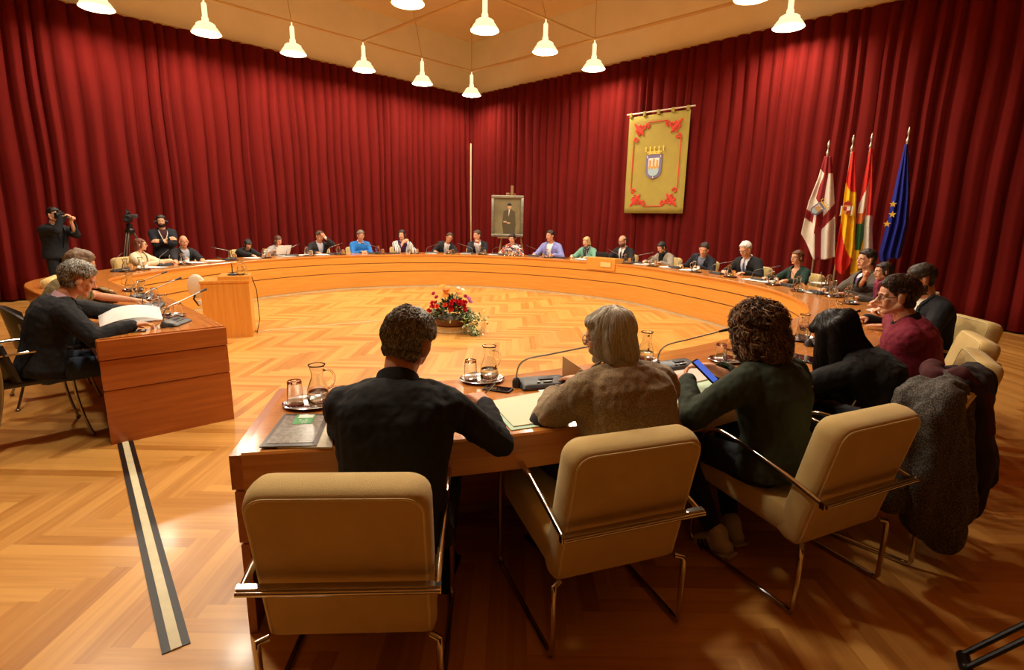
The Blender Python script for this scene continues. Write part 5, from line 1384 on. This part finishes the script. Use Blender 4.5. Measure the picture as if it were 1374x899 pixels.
# ------------------------------------------------------------------ flower bowl
fp = at(606, 444, 0); fl = empty('flower_arrangement', (fp.x, fp.y, 0), 0, 'brown bowl of red, orange and pink flowers with trailing leaves on the floor', 'flowers')
k = MB(); k.lathe([(.01, .0), (.22, .0), (.225, .02), (.21, .03), (.21, .07), (.215, .09), (.19, .09), (.01, .085)], seg=28, sx=1.1); k.build('stand', mat('pale_stand', (206, 180, 130), .5, nscale=8, var=.06), fl)
k = MB(); k.lathe([(.02, .088), (.19, .09), (.25, .13), (.28, .20), (.285, .21), (.26, .205), (.02, .18)], seg=28, sx=1.1); k.build('bowl', mat('brown_bowl', (92, 52, 26), .45, nscale=8, var=.12), fl)
leaf_a = mat('leaf_green', (58, 92, 40), .5, nscale=20, var=.3); leaf_b = mat('leaf_pale', (168, 186, 120), .5, nscale=30, var=.25); leaf_d = mat('leaf_dark', (28, 50, 24), .5, nscale=20, var=.2)
def leaf(k, p, d, l, w, m, bend=.3):
    d = d.normalized(); s = d.cross(Vector((0, 0, 1))); s = s.normalized() if s.length > .01 else Vector((1, 0, 0)); u = s.cross(d)
    pts = [(0, 0), (.25, .8), (.55, 1), (.8, .6), (1, 0)]; L = []; Rr = []
    c = [p+d*l*a-u*bend*l*a*a for a, _ in pts]
    v = [c[0]]; 
    for (a, b), cc in list(zip(pts, c))[1:-1]: v += [cc+s*w*b, cc-u*w*.25, cc-s*w*b]
    v.append(c[-1]); k.add(v, [(0, 1, 2), (0, 2, 3), (1, 4, 5, 2), (2, 5, 6, 3), (4, 7, 8, 5), (5, 8, 9, 6), (7, 10, 8), (8, 10, 9)], m)
rg = random.Random(11); k = MB()
for q in range(520):
    a = rg.uniform(0, 6.283); r0 = rg.random()**.6; p = Vector((.30*r0*math.cos(a), .26*r0*math.sin(a), .20+.30*(1-r0*r0)*rg.uniform(.3, 1)))
    d = Vector((math.cos(a)*r0*1.2, math.sin(a)*r0*1.2, rg.uniform(-.2, 1))); leaf(k, p, d, rg.uniform(.05, .11), rg.uniform(.012, .024), rg.choice((leaf_a, leaf_a, leaf_d, leaf_b)))
for q in range(26):
    a = rg.uniform(0, 6.283); leaf(k, Vector((.04*math.cos(a), .04*math.sin(a), .32)), Vector((math.cos(a)*.6, math.sin(a)*.6, 1)), .2, .03, leaf_d, .1)
tag(k.build('foliage', None, fl), kind='stuff')
k = MB()
for q in range(520):
    t_ = rg.random()**.8; x = .16+.22*t_+rg.gauss(0, .05); y = -.14-.12*t_+rg.gauss(0, .05); z = .30-.30*t_+rg.gauss(0, .025); z = max(z, .02)
    if rg.random() < .25: x += .14*rg.random(); y += .10*rg.random(); z = .22+rg.gauss(0, .04)
    leaf(k, Vector((x, y, z)), Vector((rg.gauss(0, 1), rg.gauss(0, 1), rg.gauss(0, .6))), rg.uniform(.025, .05), rg.uniform(.008, .016), rg.choice((leaf_b, leaf_b, leaf_a, mat('leaf_white', (222, 226, 190), .5))))
tag(k.build('trailing_ivy', None, fl), kind='stuff')
def bloom(m, r, kind):
    k = MB()
    if kind == 'gerbera':
        for ring_, (n_, rr, zz) in enumerate(((16, 1, 0), (12, .75, .006))):
            for q in range(n_):
                a = 2*PI*q/n_+ring_*.2; leaf(k, Vector((0, 0, zz)), Vector((math.cos(a), math.sin(a), .35)), r*rr, r*.16, None, .15)
        k.ell((0, 0, .006), (r*.22, r*.22, r*.14), None, seg=10, rows=5)
    else:
        for ring_, (n_, rr, up_) in enumerate(((7, 1, .3), (6, .8, .8), (5, .6, 1.5), (4, .42, 2.6))):
            for q in range(n_):
                a = 2*PI*q/n_+ring_*.6; leaf(k, Vector((0, 0, ring_*r*.08)), Vector((math.cos(a), math.sin(a), up_)), r*rr, r*.36, None, -.35)
    return k.mesh('flower')
fcols = {'red': ((206, 32, 44), .042, 'rose'), 'coral': ((232, 84, 40), .045, 'rose'), 'orange': ((240, 140, 34), .058, 'gerbera'), 'pink': ((206, 70, 120), .044, 'rose'), 'violet': ((170, 70, 130), .044, 'gerbera'), 'white': ((240, 232, 214), .03, 'gerbera')}
fme = {kk: bloom(None, r, kd) for kk, (c, r, kd) in fcols.items()}
for kk in fme: fme[kk].materials.append(mat('petal_'+kk, fcols[kk][0], .6, nscale=60, var=.12))
spots = []
for q in range(9): spots.append(('orange', rg.uniform(-.10, .14), rg.uniform(-.08, .08), rg.uniform(.50, .62)))
for q in range(24): spots.append(('red', rg.uniform(-.02, .22), -.16+rg.uniform(-.06, .06), rg.uniform(.30, .46)))
for q in range(11): spots.append(('red', rg.uniform(-.32, -.12), -.14+rg.uniform(-.06, .08), rg.uniform(.26, .42)))
for x, z in ((-.17, .38), (-.06, .40), (.02, .33)): spots.append(('coral', x, -.22, z))
for x, z in ((-.24, .53), (-.20, .48), (.20, .50)): spots.append(('pink', x, -.05, z))
spots += [('violet', .25, -.06, .48), ('violet', .27, -.02, .43), ('white', .10, 0, .62), ('white', .16, .0, .60), ('orange', -.12, -.02, .64)]
for kk, x, y, z in spots:
    o = bpy.data.objects.new('flower', fme[kk]); COL.objects.link(o); o.parent = fl; o.location = (x, y, z); tilt = Vector((x*1.5, y*2-.35, .7)).normalized(); o.rotation_mode = 'QUATERNION'; o.rotation_quaternion = Vector((0, 0, 1)).rotation_difference(tilt)

# ------------------------------------------------------------------ portrait on an easel
pn = Vector((-.02, -1, 0)).normalized(); p0 = Vector((.0, 14.6, 0)); 
def pq(x, y, off=0): return atp(x, y, p0+pn*off, pn)
ez = empty('easel', (0, 0, 0), 0, 'wooden easel standing at the curtain, holding the portrait', 'easel')
c = pq(686, 320, -.1); ew = mat('easel_wood', (150, 110, 70), .5, nscale=14, var=.15)
for dx, dy in ((-.33, 0), (.33, 0)):
    k = MB(); k.tube([(c.x+dx*.2, c.y+.05, 2.25), (c.x+dx*1.3, c.y-.0, 0.02)], .025, seg=4); k.build('easel_leg', ew, ez)
k = MB(); k.tube([(c.x, c.y+.1, 2.2), (c.x, c.y+.5, .02)], .025, seg=4); k.build('easel_leg', ew, ez)
k = MB(); k.box((c.x, c.y+.02, 1.35), (.07, .03, 2.2)); k.build('easel_mast', ew, ez)
pa, pb_, pc_, pd = pq(660, 262), pq(703.5, 262), pq(702, 318), pq(658, 317.5)
k = MB(); cx, cz = (pa.x+pb_.x+pc_.x+pd.x)/4, (pa.z+pc_.z)/2; w_, h_ = (pb_-pa).length, pa.z-pd.z
k.box((cx, pa.y+.0, pd.z-.02), (.5, .12, .03)); k.box((cx, pa.y+.02, pa.z+.04), (.09, .06, .06), bev=.01); k.build('easel_ledge', ew, ez)
pt = empty('portrait_painting', (cx, pa.y-.02, cz), 0, 'silver-framed dim portrait of a standing figure on the easel', 'painting'); pt.rotation_euler = (R(3), 0, 0)
k = MB(); fw_ = .075; sil = mat('frame_silver', (150, 144, 124), .35, .6, nscale=12, var=.2)
for (x0, x1, z0, z1) in ((-w_/2, w_/2, h_/2-fw_, h_/2), (-w_/2, w_/2, -h_/2, -h_/2+fw_), (-w_/2, -w_/2+fw_, -h_/2+fw_, h_/2-fw_), (w_/2-fw_, w_/2, -h_/2+fw_, h_/2-fw_)):
    k.box(((x0+x1)/2, -.015, (z0+z1)/2), (x1-x0, .06, z1-z0), bev=.012)
k.build('frame', sil, pt, ang=30)
k = MB(); k.box((0, .01, 0), (w_-.1, .02, h_-.1)); k.build('canvas', mat('canvas_paint', (128, 116, 84), .35, nscale=3, var=.25), pt, smooth=False)
k = MB(); z_ = h_/2-.28
suit = mat('painted_suit', (88, 78, 56), .4); pf = mat('painted_face', (206, 160, 120), .5)
k.ell((.05, -.002, z_), (.055, .006, .075), pf); k.ell((.05, -.003, z_+.04), (.058, .006, .045), mat('painted_hair', (46, 36, 28), .5))
k.loft([[(x, -.001, z) for x, z in ((-.10, z_-.12), (.02, z_-.08), (.10, z_-.08), (.20, z_-.14), (.22, z_-.50), (.18, z_-.85), (-.08, z_-.85), (-.14, z_-.45))], [(x, -.004, z) for x, z in ((-.10, z_-.12), (.02, z_-.08), (.10, z_-.08), (.20, z_-.14), (.22, z_-.50), (.18, z_-.85), (-.08, z_-.85), (-.14, z_-.45))]], suit)
k.loft([[(x, y, z) for x, z in ((.03, z_-.08), (.07, z_-.08), (.03, z_-.26))] for y in (-.0045, -.006)], mat('painted_white', (220, 214, 200), .5))
k.ell((-.06, -.005, z_-.40), (.05, .004, .022), pf); k.ell((.03, -.005, z_-.43), (.05, .004, .02), pf)
k.build('painted_figure', None, pt)

# ------------------------------------------------------------------ banner on the right curtain
P0b = CRN+NR*.24; bn_cs = [(843.5, 157), (926, 148), (916.5, 287), (839, 285.5)]
bq = [atp(x, y, P0b, NR) for x, y in bn_cs]; 
u_ = DR.copy(); zt, zb = (bq[0].z+bq[1].z)/2, (bq[2].z+bq[3].z)/2; u0 = ((bq[0]-P0b).dot(u_)+(bq[3]-P0b).dot(u_))/2; u1 = ((bq[1]-P0b).dot(u_)+(bq[2]-P0b).dot(u_))/2
bw_, bh_ = u1-u0, zt-zb; org = P0b+u_*((u0+u1)/2)+Vector((0, 0, (zt+zb)/2))
BM = Matrix((u_, Vector((0, 0, 1)), u_.cross(Vector((0, 0, 1))))).transposed().to_4x4()     # local x right, y up, z towards the room
if BM.to_3x3() @ Vector((0, 0, 1)) @ NR < 0: BM = Matrix((u_, Vector((0, 0, 1)), NR)).transposed().to_4x4()
bn = empty('heraldic_banner', org, 0, 'olive green banner with red scroll border and city shield on the right curtain', 'banner'); bn.matrix_world = Matrix.Translation(org) @ BM
olive = mat('olive_cloth', (160, 142, 62), .85, nscale=5, var=.05, bump=.1, bscale=200); bred = mat('banner_red', (196, 56, 36), .8, nscale=20, var=.08)
k = MB(); n_ = 16; rings = []
for i in range(n_+1):
    yv = -bh_/2+bh_*i/n_; rings.append([(-bw_/2+bw_*j/12, yv, .012*math.sin(j*.9+i*.15)*(1-i/n_)) for j in range(13)])
k.loft(rings, caps=False, closed=False); o = k.build('banner_cloth', olive, bn, ang=180); md = o.modifiers.new('thick', 'SOLIDIFY'); md.thickness = .006
k = MB(); k.tube([(-bw_/2-.06, bh_/2+.06, .01), (bw_/2+.10, bh_/2+.06, .01)], .016, seg=8); k.build('hanging_rod', mat('rod_pale', (226, 214, 190), .4), bn)
k = MB()
for j in range(5): x = -bw_/2+.05+(bw_-.10)*j/4; k.box((x, bh_/2+.035, .012), (.07, .10, .045), bev=.01)
k.build('hanging_loop', olive, bn)
k = MB(); mg = .16; cs_ = .36
X0, X1, Y0, Y1 = -bw_/2+mg, bw_/2-mg, -bh_/2+mg, bh_/2-mg
for (a, b, c_, d) in ((X0+cs_, X1-cs_, Y1, Y1), (X0+cs_, X1-cs_, Y0, Y0), (X0, X0, Y0+cs_, Y1-cs_), (X1, X1, Y0+cs_, Y1-cs_)):
    k.tube([(a, c_, .018), (b, d, .018)], .012, seg=4, flat=.5)
k.build('border_line', bred, bn, smooth=False)
for sx, sy in ((-1, -1), (1, -1), (-1, 1), (1, 1)):
    k = MB(); cx_, cy_ = (X0 if sx < 0 else X1), (Y0 if sy < 0 else Y1)
    def T(a, b): return (cx_-sx*a, cy_-sy*b, .018)
    def sp2(c0, r0, a0, turns, m_=1):
        return [T(c0[0]+(r0*(1-.75*q/20))*math.cos(a0+m_*turns*2*PI*q/20), c0[1]+(r0*(1-.75*q/20))*math.sin(a0+m_*turns*2*PI*q/20)) for q in range(21)]
    for pts in (sp2((cs_-.03, .06), .06, PI/2, 1.1, -1), sp2((.06, cs_-.03), .06, 0, 1.1, 1), sp2((.16, .10), .09, 0, 1.2), sp2((.10, .17), .08, PI/2, 1.2, -1), sp2((.25, .10), .05, PI, 1.0)):
        k.tube(pts, [.020]*14+[.014]*7, seg=5, flat=.4)
    k.tube([T(.0, .0), T(.12, .12), T(.2, .2), T(.26, .27)], [.02, .05, .04, .008], seg=6, flat=.25); k.tube([T(.02, .16), T(.10, .10), T(.16, .02)], [.01, .03, .01], seg=6, flat=.3)
    k.build('corner_scroll', bred, bn)
def crest(par, M, s, crown=True):
    """city shield: grey-violet border, bridge with three towers over water, gold crown above"""
    def poly(pts, z, m, k): k.loft([[(x*s, y*s, z) for x, y in pts], [(x*s, y*s, z+.004) for x, y in pts]], m)
    def shp(w, h, b): return [(-w, h), (w, h)]+[(w*math.cos(a), -b+(h*.9)*math.sin(a)*.0-(h-.0)*math.sin(-a)*.0-abs(math.sin(a))*.55*w*1.5) for a in [R(-15*q) for q in range(0, 13)]]
    k = MB(); poly(shp(.5, .62, .25), .018, mat('shield_violet', (112, 106, 140), .7), k); poly(shp(.34, .44, .22), .0235, mat('shield_pale', (214, 214, 206), .7), k)
    wat = mat('shield_water', (160, 186, 192), .7); gold = mat('shield_gold', (206, 150, 60), .6); 
    poly([(-.34, -.12), (.34, -.12), (.32, -.36), (.2, -.48), (0, -.54), (-.2, -.48), (-.32, -.36)], .027, wat, k)
    poly([(-.33, -.06), (.33, -.06), (.33, .0), (-.33, .0)], .031, gold, k)
    for x in (-.27, -.09, .09, .27): poly([(x-.035, -.16), (x+.035, -.16), (x+.035, -.06), (x-.035, -.06)], .031, gold, k)
    for x, h in ((-.22, .30), (0, .38), (.22, .30)):
        poly([(x-.055, .0), (x+.055, .0), (x+.055, h), (x-.055, h)], .031, gold, k)
        for dx in (-.045, 0, .045): poly([(x+dx-.012, h), (x+dx+.012, h), (x+dx+.012, h+.035), (x+dx-.012, h+.035)], .031, gold, k)
    for x, y in ((-.42, .52), (.42, .52), (0, -.66+.08)): 
        poly([(x-.03, y-.06), (x+.03, y-.06), (x, y+.08)], .027, mat('shield_lily', (236, 220, 190), .7), k)
    o = k.build('shield', None, par, smooth=False); o.matrix_local = M
    if crown:
        k = MB(); gy = mat('crown_gold', (228, 190, 76), .5); poly([(-.38, .64), (.38, .64), (.48, .80), (-.48, .80)], .022, gy, k)
        for q in range(5):
            x = -.52+.26*q; x *= 1.05; poly([(x-.05, .80), (x+.05, .80), (x+.02, .92), (x+.06, 1.02), (x, 1.08), (x-.06, 1.02), (x-.02, .92)], .022, gy, k)
        for q in range(4): x = -.36+.24*q; poly([(x-.02, .70), (x+.02, .70), (x+.02, .74), (x-.02, .74)], .027, mat('crown_ruby', (150, 30, 40), .4), k)
        o = k.build('crown', None, par, smooth=False); o.matrix_local = M
crest(bn, Matrix.Translation((-.03, -.04, 0)), .40)

# ------------------------------------------------------------------ four flags on poles
FN = Vector((-.55, -.83, 0)).normalized(); FP = Vector((5.75, 9.1, 0))
FU = Vector((-FN.y, FN.x, 0)); 
if FU.x < 0: FU = -FU
pole_m = mat('flag_pole', (196, 176, 140), .3, .7)
def interp(tab, v):
    for (v0, a), (v1, b) in zip(tab[:-1], tab[1:]):
        if v <= v1: return a+(b-a)*(v-v0)/max(v1-v0, 1e-9)
    return tab[-1][1]
def flag(label, top, ytop, ybot_l, ybot_r, left, right, colfn, mats, depth, footx, folds=3, seed=0, name='flag'):
    """left/right: [(y, x)...] outline of the hanging cloth; real cloth with folds on a pole"""
    base0 = FP+FN*depth; fl_ = None
    tp = atp(top[0], top[1], base0, FN); 
    foot = Vector((tp.x-FU.x*.0, tp.y, 0))
    t = empty('flag', (foot.x, foot.y, 0), 0, label, 'flag', None)
    cp_ = atp(top[0]-1, ytop, base0, FN)
    k = MB(); k.tube([(0, 0, .02), (0, 0, tp.z-.30)], .016, seg=8); k.build('pole', pole_m, t)
    k = MB(); z0 = tp.z-.30
    k.lathe([(.014, z0), (.02, z0+.02), (.012, z0+.04), (.022, z0+.07), (.026, z0+.10), (.012, z0+.14), (.010, z0+.18), (.020, z0+.20), (.022, z0+.23), (.006, z0+.30)], seg=10); k.build('finial', mat('finial_silver', (214, 206, 190), .3, .8), t)
    k = MB(); k.lathe([(.01, 0), (.17, 0), (.17, .02), (.05, .05), (.025, .10), (.02, .10)], seg=20); k.build('pole_base', pole_m, t)
    NU, NV = 44, 72; V_ = []; F_ = []; MI_ = []
    for j in range(NV+1):
        v = j/NV
        for i in range(NU+1):
            u = i/NU
            yy = ytop+(ybot_l*(1-u)+ybot_r*u-ytop)*v if not callable(ybot_l) else ytop+(ybot_l(u)-ytop)*v
            xx = interp(left, yy)*(1-u)+interp(right, yy)*u
            q = atp(xx, yy, base0, FN); am = .10*min(1, v*1.4)+.015
            q = q+FN*(am*(.5+.5*math.sin(u*2*PI*folds+seed+v*1.1))+.05*math.sin(u*PI))
            V_.append(tuple(q-foot))
    for j in range(NV):
        for i in range(NU):
            o_ = j*(NU+1)+i; F_.append((o_, o_+1, o_+NU+2, o_+NU+1))
            MI_.append(colfn((i+.5)/NU, (j+.5)/NV, interp(left, 0)))
    me = bpy.data.meshes.new('flag_cloth'); me.from_pydata(V_, [], F_); me.update()
    for m in mats: me.materials.append(m)
    me.polygons.foreach_set('material_index', MI_); me.polygons.foreach_set('use_smooth', [True]*len(me.polygons))
    o = bpy.data.objects.new('flag_cloth', me); COL.objects.link(o); o.parent = t; md = o.modifiers.new('thick', 'SOLIDIFY'); md.thickness = .004
    return t, foot, base0
def cm(n, c): return mat('flag_'+n, c, .7, nscale=12, var=.05, bump=.05, bscale=300)
fw1, fr1, fred, fyel, fgrn, fblu = cm('white', (232, 222, 206)), cm('crimson', (140, 26, 32)), cm('red', (206, 40, 28)), cm('yellow', (240, 190, 20)), cm('green', (36, 92, 44)), cm('blue', (26, 36, 140))
# 1: white with dark red saltire
def f1(u, v, _):
    y = 212+v*136; 
    if v < .16: return 1
    # falling band from the left edge and a straight one down the middle
    c1 = .42 if v > .55 else .42+.0
    if .36+.05*v < u < .60-.02*v and v > .45: return 1
    if v <= .62 and abs(u-(.30+.95*max(0, .30-v)+.12)) < .16 and v < .45: return 1
    if abs((v-.56)-(u-.5)*-.35) < .055 and u < .30: return 1
    if abs((v-.60)-(.75-u)*.3) < .06 and u > .6: return 1
    return 0
t1, ft, bs = flag('white flag with a dark red cross and city crest, leftmost of the four', (1113, 188), 210, lambda u: 314+34*min(1, u*2.6)-10*max(0, u-.7), 0, [(205, 1108), (240, 1098), (270, 1086), (312, 1076), (350, 1076)], [(205, 1115), (240, 1118), (300, 1121), (350, 1120)], f1, [fw1, fr1], 0, 0, 2.5, 1)
def crest_at(t, foot, bs, x, y, s, rot=0, crown=True):
    q = atp(x, y, bs, FN)+FN*.17-foot; M = Matrix.Translation(q) @ Matrix((FU, Vector((0, 0, 1)), FN)).transposed().to_4x4() @ Matrix.Rotation(rot, 4, 'Z'); crest(t, M, s, crown)
crest_at(t1, ft, bs, 1098, 281, .155, -.85)
# 2: red-yellow-red
def f2(u, v, _):
    q = u*.9+ (1-v)*1.15
    a = .26+.0*v
    if v < .26+.12*(u): return 0
    if v > .60+.42*u-.02: return 0
    return 1
t2, ft2, bs2 = flag('red and yellow striped flag with a small coat of arms, second from the left', (1146, 181), 204, lambda u: 362+6*math.sin(u*PI)-(u > .5)*(u-.5)*30, 0, [(200, 1144), (240, 1136), (300, 1128), (350, 1120), (370, 1122)], [(200, 1147), (260, 1149), (330, 1147), (370, 1142)], f2, [fred, fyel], .16, 0, 2, 2)
q = atp(1137, 280, bs2, FN)+FN*.17-ft2; M = Matrix.Translation(q) @ Matrix((FU, Vector((0, 0, 1)), FN)).transposed().to_4x4()
k = MB()
def pl(pts, z, m): k.loft([[(x, y, z) for x, y in pts], [(x, y, z+.004) for x, y in pts]], m)
sg_ = mat('arms_gold', (206, 150, 50), .5); sr_ = mat('arms_red', (170, 34, 34), .6); sw_ = mat('arms_white', (232, 226, 214), .6)
pl([(-.05, .03), (0, .03), (0, -.04), (-.05, -.03)], 0, sr_); pl([(0, .03), (.05, .03), (.05, -.03), (0, -.04)], 0, sw_); pl([(-.05, -.03), (0, -.04), (0, -.10), (-.03, -.08)], 0, sg_); pl([(0, -.04), (.05, -.03), (.03, -.08), (0, -.10)], 0, sr_)
for s in (-1, 1): pl([(s*.075-.01, .04), (s*.075+.01, .04), (s*.075+.01, -.10), (s*.075-.01, -.10)], 0, sw_); pl([(s*.075-.018, -.10), (s*.075+.018, -.10), (s*.075+.018, -.12), (s*.075-.018, -.12)], 0, sg_)
pl([(-.045, .04), (.045, .04), (.055, .08), (.03, .10), (0, .115), (-.03, .10), (-.055, .08)], 0, sr_); pl([(-.05, .035), (.05, .035), (.05, .048), (-.05, .048)], .002, sg_); pl([(-.012, .11), (.012, .11), (.012, .13), (-.012, .13)], .0, sg_)
o = k.build('coat_of_arms', None, t2, smooth=False); o.matrix_local = M
# 3: red-white-green-yellow
def f3(u, v, _):
    if u > .55+.10*math.sin(v*5): return 0 if v < .62 else 1
    if v < .30: return 0
    if v < .62-.2*(u < .2): return 1
    if u < .30 and v > .74: return 3
    if u < .48 and v > .55: return 2
    return 1
def f3b(u, v, _):
    d = v-.25*(1-u)
    if u > .62 and v < .66: return 0
    if d < .18: return 0
    if v < .52: return 1
    if u > .52: return 1
    if v < .60: return 4
    if v < .80 and u > .14*(v-.5)/.3: return 2
    return 3
t3, ft3, bs3 = flag('red, white, green and yellow flag, third from the left', (1171, 178), 200, lambda u: 368-34*min(1, max(0, (u-.4)*5)), 0, [(196, 1168), (240, 1159), (300, 1148), (340, 1143), (370, 1140)], [(196, 1171), (260, 1172), (300, 1170), (345, 1171)], f3b, [fred, fw1, fgrn, fyel, cm('orange', (214, 110, 40))], .08, 0, 2, 3)
# 4: blue with gold stars
t4, ft4, bs4 = flag('deep blue flag with gold stars, rightmost of the four', (1221, 170), 194, lambda u: 350-12*max(0, u-.4)+2*math.sin(u*9), 0, [(190, 1215), (240, 1203), (300, 1190), (340, 1179), (352, 1180)], [(190, 1218), (230, 1220), (262, 1221), (300, 1219), (345, 1209)], lambda u, v, _: 0, [fblu], -.05, 0, 3, 4)
star_m = mat('star_gold', (244, 200, 60), .5)
for x, y in ((1198, 274.5), (1197, 288), (1190, 300.5)):
    q = atp(x, y, bs4, FN)+FN*.17-ft4; k = MB(); pts = [((.055 if i % 2 == 0 else .023)*math.cos(PI/2+PI*i/5), (.055 if i % 2 == 0 else .023)*math.sin(PI/2+PI*i/5)) for i in range(10)]; k.prism(pts, 0, .004)
    o = k.build('star', star_m, t4, smooth=False); o.matrix_local = Matrix.Translation(q) @ Matrix((FU, Vector((0, 0, 1)), FN)).transposed().to_4x4()
# pale worn seam on the right curtain
for (x0, y0, x1, y1) in ((1330, 306, 1327, 318), (1325, 338, 1322, 351), (1321, 360, 1316, 392)):
    a_ = atp(x0, y0, CRN+NR*.16, NR); b_ = atp(x1, y1, CRN+NR*.16, NR);
